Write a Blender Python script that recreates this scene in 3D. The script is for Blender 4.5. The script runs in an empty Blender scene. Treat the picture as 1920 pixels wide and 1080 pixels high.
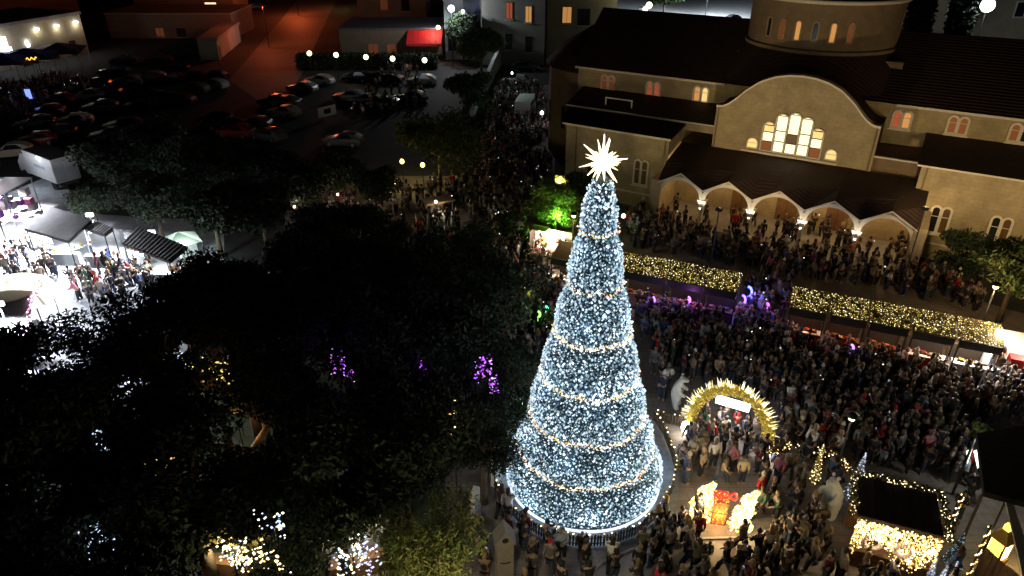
import bpy, math, random
import numpy as np
from mathutils import Vector, Matrix
random.seed(7); rng = np.random.default_rng(7)
PI = math.pi
R = math.radians
S = bpy.context.scene
COL = S.collection

# ------------------------------------------------------------------ camera, world, moon, exposure
HC = 24.0; PITCH = R(28.9); FPX = 1338.0
cam_d = bpy.data.cameras.new('camera'); cam = bpy.data.objects.new('camera', cam_d); COL.objects.link(cam)
cam.location = (0, 0, HC); cam.rotation_euler = (PI/2 - PITCH, 0, 0)
cam_d.sensor_width = 36; cam_d.lens = 36*FPX/1920; cam_d.clip_end = 3000; cam_d.clip_start = 0.1
S.camera = cam
world = bpy.data.worlds.new('World'); S.world = world; world.use_nodes = True
wn = world.node_tree; wbg = wn.nodes['Background']
sky = wn.nodes.new('ShaderNodeTexSky'); sky.sky_type = 'NISHITA'; sky.sun_disc = False
MOON_EL, MOON_ROT = R(38), R(200)
sky.sun_elevation = MOON_EL; sky.sun_rotation = MOON_ROT
wn.links.new(sky.outputs[0], wbg.inputs[0]); wbg.inputs[1].default_value = 0.00012
sd = bpy.data.lights.new('moon', 'SUN'); sd.energy = 0.003; sd.angle = R(0.5); sd.color = (0.8, 0.88, 1.0)
so = bpy.data.objects.new('moon', sd); COL.objects.link(so)
so.rotation_euler = (PI/2 - MOON_EL, 0, PI - MOON_ROT)
S.view_settings.view_transform = 'Standard'; S.view_settings.look = 'None'
S.view_settings.exposure = 0.0; S.view_settings.gamma = 1; S.view_settings.use_curve_mapping = False
S.render.engine = 'CYCLES'
S.cycles.use_denoising = True
S.cycles.max_bounces = 4; S.cycles.diffuse_bounces = 2; S.cycles.glossy_bounces = 2; S.cycles.transmission_bounces = 2
S.cycles.sample_clamp_indirect = 2.0; S.cycles.sample_clamp_direct = 0
S.cycles.use_light_tree = True
S.cycles.caustics_reflective = False; S.cycles.caustics_refractive = False

# ------------------------------------------------------------------ geometry of the place
cP, sP = math.cos(PITCH), math.sin(PITCH)
def G(x, y, z=0.0):
    "ground plan position (X, Y) at height z for a point measured in the photograph"
    a = (x-960)/FPX; b = (y-540)/FPX
    d = (a, cP-b*sP, -sP-b*cP); t = (z-HC)/d[2]
    return (d[0]*t, d[1]*t)
def g3(x, y, z=0.0):
    a = G(x, y, z); return Vector((a[0], a[1], z))
def PIX(X, Y, Z):
    dz = Z-HC; dep = Y*cP-dz*sP
    return (960+FPX*X/dep, 540-FPX*(Y*sP+dz*cP)/dep, dep)
def ray_dist(x, y, dist):
    a = (x-960)/FPX; b = (y-540)/FPX
    d = Vector((a, cP-b*sP, -sP-b*cP)); return Vector((0, 0, HC)) + d*dist

# ------------------------------------------------------------------ materials
MATS = {}
def mat(name, col, rough=0.7, em=None, es=0.0, noise=0.0, nscale=3.0, metal=0.0, bump=0.0, bscale=20.0, sample=True, wave=None):
    if name in MATS: return MATS[name]
    m = bpy.data.materials.new(name); m.use_nodes = True; MATS[name] = m
    nt = m.node_tree; b = nt.nodes['Principled BSDF']
    b.inputs['Base Color'].default_value = (*col, 1); b.inputs['Roughness'].default_value = rough
    b.inputs['Metallic'].default_value = metal
    if em:
        b.inputs['Emission Color'].default_value = (*em, 1); b.inputs['Emission Strength'].default_value = es
        if not sample:
            try: m.cycles.emission_sampling = 'NONE'
            except Exception: pass
    tc = None
    if noise > 0 or bump > 0 or wave:
        tc = nt.nodes.new('ShaderNodeTexCoord')
    if noise > 0:
        n = nt.nodes.new('ShaderNodeTexNoise'); n.inputs['Scale'].default_value = nscale; n.inputs['Detail'].default_value = 6
        n.inputs['Roughness'].default_value = 0.65
        nt.links.new(tc.outputs['Object'], n.inputs['Vector'])
        mr = nt.nodes.new('ShaderNodeMapRange'); mr.inputs['From Min'].default_value = 0.3; mr.inputs['From Max'].default_value = 0.7
        mr.inputs['To Min'].default_value = 1-noise; mr.inputs['To Max'].default_value = 1+noise
        nt.links.new(n.outputs['Fac'], mr.inputs['Value'])
        mx = nt.nodes.new('ShaderNodeVectorMath'); mx.operation = 'SCALE'; mx.inputs[0].default_value = col
        nt.links.new(mr.outputs[0], mx.inputs['Scale']); nt.links.new(mx.outputs[0], b.inputs['Base Color'])
    if bump > 0:
        n2 = nt.nodes.new('ShaderNodeTexNoise'); n2.inputs['Scale'].default_value = bscale; n2.inputs['Detail'].default_value = 5
        nt.links.new(tc.outputs['Object'], n2.inputs['Vector'])
        bp = nt.nodes.new('ShaderNodeBump'); bp.inputs['Strength'].default_value = bump; bp.inputs['Distance'].default_value = 0.05
        nt.links.new(n2.outputs['Fac'], bp.inputs['Height']); nt.links.new(bp.outputs[0], b.inputs['Normal'])
    return m
def emis(name, col, es, sample=False):
    return mat(name, tuple(min(1, c*0.8) for c in col), 0.5, em=col, es=es, sample=sample)

def canvas(name, col):
    "thin cloth that lets the light beneath it glow through"
    if name in MATS: return MATS[name]
    m = mat(name, col, .8); nt = m.node_tree; b = nt.nodes['Principled BSDF']; out = nt.nodes['Material Output']
    tr = nt.nodes.new('ShaderNodeBsdfTranslucent'); tr.inputs[0].default_value = (*col, 1); mx = nt.nodes.new('ShaderNodeMixShader'); mx.inputs[0].default_value = .45
    nt.links.new(b.outputs[0], mx.inputs[1]); nt.links.new(tr.outputs[0], mx.inputs[2]); nt.links.new(mx.outputs[0], out.inputs['Surface']); return m
def paving(name, c1, c2, size, rough=0.75):
    if name in MATS: return MATS[name]
    m = mat(name, c1, rough); nt = m.node_tree; b = nt.nodes['Principled BSDF']
    tc = nt.nodes.new('ShaderNodeTexCoord'); br = nt.nodes.new('ShaderNodeTexBrick')
    br.inputs['Scale'].default_value = 1.0; br.inputs['Brick Width'].default_value = size*2; br.inputs['Row Height'].default_value = size
    br.inputs['Mortar Size'].default_value = size*0.03; br.inputs['Color1'].default_value = (*c1, 1); br.inputs['Color2'].default_value = (*c2, 1)
    br.inputs['Mortar'].default_value = tuple(x*0.5 for x in c1)+(1,)
    nt.links.new(tc.outputs['Object'], br.inputs['Vector'])
    n = nt.nodes.new('ShaderNodeTexNoise'); n.inputs['Scale'].default_value = 0.7; n.inputs['Detail'].default_value = 8; n.inputs['Roughness'].default_value = 0.7
    nt.links.new(tc.outputs['Object'], n.inputs['Vector'])
    mr = nt.nodes.new('ShaderNodeMapRange'); mr.inputs['From Min'].default_value = 0.3; mr.inputs['From Max'].default_value = 0.7
    mr.inputs['To Min'].default_value = 0.55; mr.inputs['To Max'].default_value = 1.35
    nt.links.new(n.outputs['Fac'], mr.inputs['Value'])
    sc = nt.nodes.new('ShaderNodeVectorMath'); sc.operation = 'SCALE'
    nt.links.new(br.outputs['Color'], sc.inputs[0]); nt.links.new(mr.outputs[0], sc.inputs['Scale'])
    nt.links.new(sc.outputs[0], b.inputs['Base Color'])
    return m

# ------------------------------------------------------------------ mesh builder
class MB:
    def __init__(s): s.v = []; s.f = []; s.m = []; s.mats = []; s.cur = 0
    def use(s, m):
        if m not in s.mats: s.mats.append(m)
        s.cur = s.mats.index(m); return s
    def add(s, vs, fs):
        o = len(s.v); s.v += [tuple(v) for v in vs]; s.f += [tuple(i+o for i in f) for f in fs]; s.m += [s.cur]*len(fs); return s
    def box(s, x0, x1, y0, y1, z0, z1, M=None):
        vs = [(x, y, z) for z in (z0, z1) for y in (y0, y1) for x in (x0, x1)]
        if M is not None: vs = [M @ Vector(v) for v in vs]
        return s.add(vs, [(0,2,3,1), (4,5,7,6), (0,1,5,4), (2,6,7,3), (0,4,6,2), (1,3,7,5)])
    def prism(s, pts, z0, z1, M=None):
        "pts: counter-clockwise xy outline"
        n = len(pts); vs = [(p[0], p[1], z0) for p in pts]+[(p[0], p[1], z1) for p in pts]
        if M is not None: vs = [M @ Vector(v) for v in vs]
        return s.add(vs, [tuple(range(n))[::-1], tuple(range(n, 2*n))]+[(i, (i+1) % n, n+(i+1) % n, n+i) for i in range(n)])
    def tube(s, a, b, r0, r1=None, n=8, caps=True):
        a = Vector(a); b = Vector(b); r1 = r0 if r1 is None else r1
        d = (b-a).normalized(); q = d.to_track_quat('Z', 'Y'); vs = []
        for p, r in ((a, r0), (b, r1)):
            for i in range(n):
                t = 2*PI*i/n; vs.append(p + q @ Vector((math.cos(t)*r, math.sin(t)*r, 0)))
        fs = [(i, (i+1) % n, n+(i+1) % n, n+i) for i in range(n)]
        if caps: fs += [tuple(range(n))[::-1], tuple(range(n, 2*n))]
        return s.add(vs, fs)
    def lathe(s, prof, n=24, c=(0,0,0), a0=0.0, a1=2*PI, sy=1.0):
        full = abs(a1-a0-2*PI) < 1e-6; k = n if full else n+1; vs = []
        for r, z in prof:
            for i in range(k):
                t = a0+(a1-a0)*i/n; vs.append((c[0]+math.cos(t)*r, c[1]+math.sin(t)*r*sy, c[2]+z))
        fs = []
        for j in range(len(prof)-1):
            for i in range(n):
                i2 = (i+1) % k; fs.append((j*k+i, j*k+i2, (j+1)*k+i2, (j+1)*k+i))
        return s.add(vs, fs)
    def path(s, pts, r, n=6):
        for a, b in zip(pts[:-1], pts[1:]): s.tube(a, b, r, r, n)
        return s
    def ball(s, c, r, n=8, k=6, sz=1.0):
        return s.lathe([(max(1e-4, r*math.sin(PI*j/k)), -r*sz*math.cos(PI*j/k)) for j in range(k+1)], n, c)
    def build(s, name, m=None, parent=None, smooth=False):
        me = bpy.data.meshes.new(name); me.from_pydata(s.v, [], s.f)
        if m is not None: me.materials.append(m)
        else:
            for x in s.mats: me.materials.append(x)
            me.polygons.foreach_set('material_index', s.m)
        if smooth: me.polygons.foreach_set('use_smooth', [True]*len(me.polygons))
        me.update()
        return link(name, me, parent)
def link(name, data, parent=None):
    o = bpy.data.objects.new(name, data); COL.objects.link(o)
    if parent is not None: o.parent = parent
    return o
def tag(o, label, cat, group=None):
    o['label'] = label; o['category'] = cat
    if group: o['group'] = group
    return o
def thing(name, label, cat, loc=(0,0,0), rz=0.0, group=None):
    o = bpy.data.objects.new(name, None); COL.objects.link(o); o.empty_display_size = 0.2
    o.location = loc; o.rotation_euler = (0, 0, rz); return tag(o, label, cat, group)
def struct(o): o['kind'] = 'structure'; return o
def stuff(o): o['kind'] = 'stuff'; return o
def copy_tree(o, parent=None):
    c = o.copy(); COL.objects.link(c)
    if parent is not None: c.parent = parent
    for ch in o.children: copy_tree(ch, c)
    return c
def np_mesh(name, V, F, mi=None, mats=(), smooth=False):
    "V (n,3), F (m,k) all faces with k corners"
    me = bpy.data.meshes.new(name); V = np.asarray(V, np.float32); F = np.asarray(F, np.int32)
    k = F.shape[1]
    me.vertices.add(len(V)); me.vertices.foreach_set('co', V.ravel())
    me.loops.add(F.size); me.loops.foreach_set('vertex_index', F.ravel())
    me.polygons.add(len(F)); me.polygons.foreach_set('loop_start', np.arange(0, F.size, k, dtype=np.int32))
    try: me.polygons.foreach_set('loop_total', np.full(len(F), k, np.int32))
    except Exception: pass
    for m in mats: me.materials.append(m)
    if mi is not None: me.polygons.foreach_set('material_index', np.asarray(mi, np.int32))
    if smooth: me.polygons.foreach_set('use_smooth', np.ones(len(F), bool))
    me.update(calc_edges=True); me.validate(); return me
OCT_V = np.array([(1,0,0),(-1,0,0),(0,1,0),(0,-1,0),(0,0,1),(0,0,-1)], float)
OCT_F = np.array([(0,2,4),(2,1,4),(1,3,4),(3,0,4),(2,0,5),(1,2,5),(3,1,5),(0,3,5)])
def bulbs(name, P, size, mats, parent=None, stretch=0.0, mi=None, sdir=None):
    "many small lamps of a light string as one mesh; P (n,3)"
    P = np.asarray(P, float); n = len(P)
    if np.isscalar(size): size = np.full(n, size)
    V = OCT_V[None]*size[:, None, None]*np.ones((n, 1, 3))
    if stretch:
        if sdir is None:
            d = rng.normal(size=(n, 3)); d /= np.linalg.norm(d, axis=1)[:, None]
        else: d = sdir + rng.normal(size=(n, 3))*0.45; d /= np.linalg.norm(d, axis=1)[:, None]
        dot = (V*d[:, None]).sum(2, keepdims=True); V = V + dot*d[:, None]*(rng.random((n, 1, 1))*stretch)
    V = (V + P[:, None]).reshape(-1, 3)
    F = (OCT_F[None] + 6*np.arange(n)[:, None, None]).reshape(-1, 3)
    if mi is None: mi = rng.integers(0, len(mats), n)
    me = np_mesh(name, V, F, np.repeat(mi, 8), mats)
    return stuff(link(name, me, parent))
def light(name, kind, loc, energy, col=(1,1,1), size=0.1, parent=None, rot=None, spot=None, blend=0.5):
    d = bpy.data.lights.new(name, kind); d.energy = energy; d.color = col
    if kind == 'AREA': d.size = size
    else: d.shadow_soft_size = size
    if kind == 'SPOT' and spot: d.spot_size = spot; d.spot_blend = blend
    o = link(name, d, parent); o.location = loc
    if rot is not None: o.rotation_euler = rot
    return o
def aim(frm, to): return (Vector(to)-Vector(frm)).to_track_quat('-Z', 'Y').to_euler()

# common materials
WARM = (1.0, 0.72, 0.38); WARMW = (1.0, 0.85, 0.6); COOL = (0.82, 0.91, 1.0); GOLD = (1.0, 0.78, 0.25)
def coursed(name, c1, c2):
    m = mat(name, c1, .9); nt = m.node_tree; b = nt.nodes['Principled BSDF']; L = nt.links.new
    tc = nt.nodes.new('ShaderNodeTexCoord'); sx = nt.nodes.new('ShaderNodeSeparateXYZ'); L(tc.outputs['Object'], sx.inputs[0])
    ad = nt.nodes.new('ShaderNodeMath'); ad.operation = 'ADD'; L(sx.outputs[0], ad.inputs[0]); L(sx.outputs[1], ad.inputs[1])
    cx = nt.nodes.new('ShaderNodeCombineXYZ'); L(ad.outputs[0], cx.inputs[0]); L(sx.outputs[2], cx.inputs[1])
    br = nt.nodes.new('ShaderNodeTexBrick'); L(cx.outputs[0], br.inputs['Vector']); br.inputs['Scale'].default_value = 1; br.inputs['Brick Width'].default_value = .62; br.inputs['Row Height'].default_value = .3
    br.inputs['Mortar Size'].default_value = .018; br.inputs['Color1'].default_value = (*c1,1); br.inputs['Color2'].default_value = (*c2,1); br.inputs['Mortar'].default_value = tuple(v*.82 for v in c1)+(1,)
    n = nt.nodes.new('ShaderNodeTexNoise'); n.inputs['Scale'].default_value = .8; n.inputs['Detail'].default_value = 8; n.inputs['Roughness'].default_value = .7; L(tc.outputs['Object'], n.inputs['Vector'])
    mr = nt.nodes.new('ShaderNodeMapRange'); mr.inputs['From Min'].default_value = .3; mr.inputs['From Max'].default_value = .7; mr.inputs['To Min'].default_value = .7; mr.inputs['To Max'].default_value = 1.2; L(n.outputs['Fac'], mr.inputs['Value'])
    sc = nt.nodes.new('ShaderNodeVectorMath'); sc.operation = 'SCALE'; L(br.outputs['Color'], sc.inputs[0]); L(mr.outputs[0], sc.inputs['Scale']); L(sc.outputs[0], b.inputs['Base Color'])
    bp = nt.nodes.new('ShaderNodeBump'); bp.inputs['Strength'].default_value = .2; bp.inputs['Distance'].default_value = .015; L(br.outputs['Fac'], bp.inputs['Height']); bp.invert = True; L(bp.outputs[0], b.inputs['Normal']); return m
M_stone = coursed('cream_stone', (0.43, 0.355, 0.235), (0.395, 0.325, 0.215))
M_stone_dk = mat('brown_and_dimmed_stone', (0.22, 0.16, 0.11), 0.9, noise=0.2, nscale=1.5, bump=0.2)
M_trim = mat('white_trim', (0.74, 0.7, 0.64), 0.7, noise=0.1, nscale=5)
M_tile = mat('dark_red_roof_tile', (0.03, 0.014, 0.013), 0.85, noise=0.4, nscale=3, wave=True)
nt_ = M_tile.node_tree; wv_ = nt_.nodes.new('ShaderNodeTexWave'); wv_.wave_type = 'BANDS'; wv_.bands_direction = 'Y'; wv_.inputs['Scale'].default_value = 1.1; wv_.inputs['Distortion'].default_value = .4
tc_ = nt_.nodes.new('ShaderNodeTexCoord'); nt_.links.new(tc_.outputs['Object'], wv_.inputs['Vector']); bp_ = nt_.nodes.new('ShaderNodeBump'); bp_.inputs['Distance'].default_value = .06; bp_.inputs['Strength'].default_value = .6
nt_.links.new(wv_.outputs['Fac'], bp_.inputs['Height']); nt_.links.new(bp_.outputs[0], nt_.nodes['Principled BSDF'].inputs['Normal'])
M_black = mat('black_paint', (0.012, 0.012, 0.013), 0.6)
M_dkwood = mat('dark_wood', (0.035, 0.022, 0.014), 0.7, noise=0.3, nscale=8)
M_wood = mat('brown_wood', (0.16, 0.085, 0.04), 0.7, noise=0.3, nscale=6)
M_grey = mat('grey_metal', (0.2, 0.2, 0.21), 0.5, noise=0.1)
M_dkmetal = mat('dark_metal', (0.04, 0.04, 0.045), 0.45, metal=0.4)
M_white = mat('white_paint', (0.7, 0.72, 0.74), 0.5, noise=0.06, nscale=4)
M_red = mat('red_paint', (0.5, 0.02, 0.015), 0.55)
M_glass_dk = mat('dark_window_glass', (0.02, 0.022, 0.028), 0.15)
M_concrete = mat('grey_concrete', (0.26, 0.25, 0.24), 0.85, noise=0.2, nscale=2, bump=0.2)

# ================================================================== SETTING: ground, roads, paths
def sheet(name, pts, z, m):
    mb = MB(); mb.add([(p[0], p[1], z) for p in pts], [tuple(range(len(pts)))]); return struct(mb.build(name, m))
def ccw(pts):
    a = sum(p[0]*q[1]-q[0]*p[1] for p, q in zip(pts, pts[1:]+pts[:1])); return pts if a > 0 else pts[::-1]
sheet('ground', [(-900,-200),(900,-200),(900,1500),(-900,1500)], 0.0, mat('asphalt', (0.022,0.022,0.025), 0.85, noise=0.3, nscale=0.6, bump=0.25, bscale=30))
plaza_pts = ccw([G(850,1300), G(835,900), G(900,640), G(560,420), G(560,330), G(930,330), G(960,160), G(1040,160), G(1040,330), G(2300,700), G(2300,1300)])
sheet('plaza_pavement', plaza_pts, 0.004, paving('plaza_paving', (0.2,0.165,0.15), (0.17,0.145,0.135), 0.4))
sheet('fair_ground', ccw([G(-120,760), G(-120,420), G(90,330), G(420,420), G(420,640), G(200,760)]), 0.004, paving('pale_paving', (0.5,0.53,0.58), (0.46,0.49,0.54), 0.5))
M_grass = mat('park_grass', (0.03, 0.045, 0.014), 0.95, noise=0.5, nscale=1.2, bump=0.6, bscale=12)
sheet('park_lawn', ccw([G(-150,1300), G(-150,770), G(200,770), G(425,640), G(530,440), G(890,640), G(825,900), G(840,1300)]), 0.006, M_grass)
sheet('verge_lawn', ccw([G(140,400), G(100,235), G(520,290), G(540,410), G(420,415)]), 0.006, M_grass)
M_path = mat('dusty_path', (0.21,0.175,0.14), 0.9, noise=0.25, nscale=1.0, bump=0.3, bscale=18)
sheet('park_path', ccw([G(350,1080), G(380,1040), G(600,1010), G(730,1060), G(730,1180), G(340,1180)]), 0.010, M_path)
sheet('side_street', ccw([G(430,150), G(575,-20), G(640,-20), G(560,150), G(500,200)]), 0.008, mat('street_asphalt', (0.1,0.095,0.09), 0.7, noise=0.25, nscale=0.7, bump=0.2))

# the round pavement that carries the tree, its kerb and the walks that leave it
TC = Vector((3.35, 25.3, 0))
ring = MB()
def ring_sheet(r0, r1, z, n=72, a0=0, a1=2*PI):
    mb = MB(); vs = []
    for i in range(n+1):
        t = a0+(a1-a0)*i/n
        vs += [(TC.x+math.cos(t)*r0, TC.y+math.sin(t)*r0, z), (TC.x+math.cos(t)*r1, TC.y+math.sin(t)*r1, z)]
    return mb.add(vs, [(2*i, 2*i+1, 2*i+3, 2*i+2) for i in range(n)])
struct(ring_sheet(0.01, 4.45, 0.012).build('tree_circle_paving', paving('circle_paving', (0.2,0.22,0.25), (0.17,0.19,0.22), 0.35)))
M_pale = mat('pale_walk', (0.3,0.26,0.24), 0.85, noise=0.18, nscale=1.5, bump=0.2)
# pale curved walk in the foreground
wp = [(1010,1200),(1075,1100),(1130,1055),(1185,1030),(1260,1012),(1400,1008),(1560,1040),(1600,1200)]
sheet('curved_walk', ccw([G(*p) for p in wp]), 0.009, M_pale)
kw = MB()
pts = [g3(*p, 0.05) for p in wp[1:6]]
for a, b in zip(pts[:-1], pts[1:]):
    d = (b-a).normalized(); n = Vector((-d.y, d.x, 0))*0.05
    kw.add([a-n, b-n, b+n, a+n, a-n+Vector((0,0,.05)), b-n+Vector((0,0,.05)), b+n+Vector((0,0,.05)), a+n+Vector((0,0,.05))],
           [(0,1,5,4),(1,2,6,5),(2,3,7,6),(3,0,4,7),(4,5,6,7)])
struct(kw.build('kerb', M_concrete))

# ================================================================== THE CHURCH
CA = R(30.5); CO = G(1310, 430)
church = thing('church', 'long cream stone church with arcaded porch, dark roofs and lit gable window', 'church', (CO[0], CO[1], 0), -CA)
def CW(u, v, z): # church coordinates -> world
    return Vector((CO[0]+u*math.cos(CA)+v*math.sin(CA), CO[1]-u*math.sin(CA)+v*math.cos(CA), z))
def cpart(mb, name, m=None, parent=None, **k): return mb.build(name, m, parent or church, **k)
def wall_uv(name, u0, u1, v0, v1, z0, z1, m=M_stone): return cpart(MB().box(u0,u1,v0,v1,z0,z1), name, m)
wall_uv('wall', -13.3, -3.9, 2.0, 9.0, 0, 6.35)           # left aisle
wall_uv('wall', 14.4, 34.0, 3.5, 9.0, 0, 6.95)            # right aisle
wall_uv('wall', -3.895, 14.395, 5.01, 8.99, 0, 5.4)       # porch back wall
wall_uv('wall', -15.0, 11.0-12.2, 5.4, 8.99, 6.352, 7.0)     # pale band above the left aisle
wall_uv('wall', -15.7, 36.0, 9.0, 23.0, 0, 9.75)          # nave with clerestory
# gable block
def gz(t):
    T_ = [(0,11.8),(1,11.74),(2,11.5),(3,11.05),(4,10.25),(4.8,9.4),(5.3,8.98),(5.7,8.8),(6.3,8.78)]
    t = abs(t)
    for (a, za), (b, zb) in zip(T_[:-1], T_[1:]):
        if t <= b: return za+(zb-za)*(t-a)/(b-a)
    return 8.78
gu = [4.95+x for x in np.linspace(-6.15, 6.15, 53)]
def gable_solid(v0, v1, z0, dz, m, name, us=gu):
    mb = MB(); n = len(us); vs = []
    for v in (v0, v1):
        vs += [(u, v, z0) for u in us]; vs += [(u, v, gz(u-4.95)+dz) for u in us]
    fs = [(i, i+1, n+i+1, n+i) for i in range(n-1)] + [(2*n+i, 3*n+i, 3*n+i+1, 2*n+i+1) for i in range(n-1)]
    fs += [(n+i, n+i+1, 3*n+i+1, 3*n+i) for i in range(n-1)] + [(0, n, 3*n, 2*n), (n-1, 3*n-1, 4*n-1, 2*n-1)]
    mb.add(vs, fs); return cpart(mb, name, m)
gable_solid(5.0, 5.5, 3.5, 0, M_stone, 'wall')
gable_solid(5.502, 12.0, 3.5, -0.12, M_tile, 'roof')
# white coping that follows the gable's curve
cp = MB(); n = len(gu)
for v in (4.86,):
    vs = []
    for u in gu: z = gz(u-4.95); vs += [(u, 4.86, z+0.015), (u, 4.86, z+0.17), (u, 5.62, z+0.17), (u, 5.62, z+0.015)]
    fs = []
    for i in range(n-1):
        for j in range(4): fs.append((4*i+j, 4*i+(j+1) % 4, 4*i+4+(j+1) % 4, 4*i+4+j))
    cp.add(vs, fs)
cpart(cp, 'gable_coping', M_trim)
cpart(MB().box(1.3, 8.7, 4.84, 4.995, 5.52, 5.68), 'cornice', M_trim)
# roofs
def roofpoly(name, vs, fs, m=M_tile): return cpart(MB().add(vs, fs), name, m)
# left lower roofs
roofpoly('roof', [(-13.6,1.75,6.36),(-3.7,1.75,6.36),(-3.7,5.39,6.75),(-15.0,5.39,6.75),(-13.6,1.75,6.5),(-3.7,1.75,6.5),(-3.7,5.39,6.9),(-15.0,5.39,6.9)],
         [(0,1,5,4),(1,2,6,5),(2,3,7,6),(3,0,4,7),(4,5,6,7)])
cpart(MB().box(-13.6,-3.7,1.66,1.748,6.34,6.5), 'cornice', M_trim)
cpart(MB().box(-15.05,-1.3,5.3,5.398,6.98,7.1), 'cornice', M_trim)
roofpoly('roof', [(-15.1,5.35,7.102),(-1.25,5.35,7.102),(-1.25,8.99,8.0),(-15.1,8.99,8.0),(-15.1,5.35,7.0),(-15.1,8.99,7.0)], [(0,1,2,3),(4,0,3,5)])
# right lower roof
roofpoly('roof', [(14.1,3.25,6.96),(34.2,3.25,6.96),(34.2,8.99,7.75),(14.1,8.99,7.75),(14.1,3.25,7.08),(34.2,3.25,7.08),(34.2,8.99,7.9),(14.1,8.99,7.9)],
         [(0,1,5,4),(1,2,6,5),(2,3,7,6),(3,0,4,7),(4,5,6,7)])
cpart(MB().box(14.1,34.2,3.18,3.248,6.94,7.06), 'cornice', M_trim)
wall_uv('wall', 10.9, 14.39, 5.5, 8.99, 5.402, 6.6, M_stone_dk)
cpart(MB().box(10.9,14.39,5.2,5.498,6.5,6.62), 'cornice', M_trim)
# clerestory cornices and the nave roof
for a, b in ((-15.9,-1.7),(11.6,36.0)): cpart(MB().box(a,b,8.6,8.998,9.66,9.84), 'cornice', M_trim)
RZ = 14.15
roofpoly('roof', [(-16.1,8.7,9.86),(36.2,8.7,9.86),(36.2,16,RZ),(-16.6,16,RZ),(36.2,23.3,9.86),(-16.1,23.3,9.86)], [(0,1,2,3),(3,2,4,5),(0,3,5)])
# the apse at the left end
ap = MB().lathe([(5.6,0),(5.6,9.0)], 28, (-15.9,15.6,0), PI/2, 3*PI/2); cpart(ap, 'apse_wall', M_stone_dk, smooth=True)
ar = MB().lathe([(5.95,8.95),(5.95,9.1),(4.0,11.0),(1.5,12.5),(0.02,13.0)], 28, (-15.9,15.6,0), PI/2, 3*PI/2); cpart(ar, 'apse_roof', M_tile, smooth=True)
for k in range(4):
    t = PI*(0.88+0.17*k); x, y = -15.9+5.62*math.cos(t), 15.6+5.62*math.sin(t)
    M_ = Matrix.Translation((x, y, 0)) @ Matrix.Rotation(t+PI/2, 4, 'Z')
    w_ = cpart(MB().box(-0.22,0.22,-0.06,0.06,3.2,5.4,M_), 'window', M_glass_dk)
# pale stepped walls beside the drum
wall_uv('wall', -1.9, -0.3, 12.002, 14.0, 9.5, 12.0); wall_uv('wall', -0.9, 0.7, 12.5, 15.5, 9.5, 13.2)
wall_uv('wall', 9.6, 11.2, 12.002, 14.5, 9.5, 12.3, M_stone_dk)
# drum and dome
DC = (4.2, 15.4)
DR = 6.05
cpart(MB().lathe([(DR+0.2,12.75),(DR+0.2,13.0),(DR,13.1),(DR,16.5)], 64, (DC[0],DC[1],0)), 'drum_wall', M_stone_dk, smooth=False)  # the drum's weaker light is put into a darker stone colour
cpart(MB().lathe([(DR+2.6,10.2),(DR+0.9,11.9),(DR+0.2,12.745)], 48, (DC[0],DC[1],0)), 'drum_skirt_roof', M_tile, smooth=True)
cpart(MB().lathe([(DR,16.5),(DR+0.3,16.55),(DR+0.35,16.8),(DR+0.1,16.85)], 64, (DC[0],DC[1],0)), 'drum_cornice', M_trim, smooth=True)
cpart(MB().lathe([(DR+0.1,16.85)]+[((DR-0.1)*math.cos(PI/2*i/12), 16.85+4.4*math.sin(PI/2*i/12)) for i in range(13)], 64, (DC[0],DC[1],0)), 'dome', M_tile, smooth=True)
M_win_warm = emis('window_amber', (0.9,0.42,0.12), 0.5); M_win_red = emis('window_red', (0.75,0.17,0.08), 0.26)
M_win_bright = emis('window_bright', (1.0,0.86,0.5), 1.5, sample=True); M_win_yel = emis('window_yellow', (1.0,0.72,0.28), 0.8, sample=True)
M_win_dim = emis('window_dim', (0.45,0.14,0.05), 0.12); M_win_brown = mat('brown_pane', (0.14,0.075,0.035), 0.4)
def arch_pts(w, h, n=8):
    "outline of a round-headed opening, bottom centre at 0"
    r = w/2; return [(-r,0),(r,0)] + [(r*math.cos(PI*i/n), h-r+r*math.sin(PI*i/n)) for i in range(n+1)]
def arch_slab(mb, w, h, y0, y1, M):
    pts = arch_pts(w, h); n = len(pts)
    vs = [M @ Vector((x, y0, z)) for x, z in pts]+[M @ Vector((x, y1, z)) for x, z in pts]
    mb.add(vs, [tuple(range(n)), tuple(range(n, 2*n))[::-1]]+[(i, n+i, n+(i+1) % n, (i+1) % n) for i in range(n)]); return mb
def arch_ring(mb, w, h, t, y0, y1, M):
    a = arch_pts(w, h); b = arch_pts(w+2*t, h+t); b = [(x, z-(t if i < 2 else 0)) for i, (x, z) in enumerate(b)]; n = len(a)
    A = [M @ Vector((x, y0, z)) for x, z in a]; B = [M @ Vector((x, y0, z)) for x, z in b]
    A2 = [M @ Vector((x, y1, z)) for x, z in a]; B2 = [M @ Vector((x, y1, z)) for x, z in b]
    fs = []
    for i in range(n):
        j = (i+1) % n; fs += [(i, n+i, n+j, j), (n+i, 3*n+i, 3*n+j, n+j), (2*n+i, i, j, 2*n+j)]
    mb.add(A+B+A2+B2, fs); return mb
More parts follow.
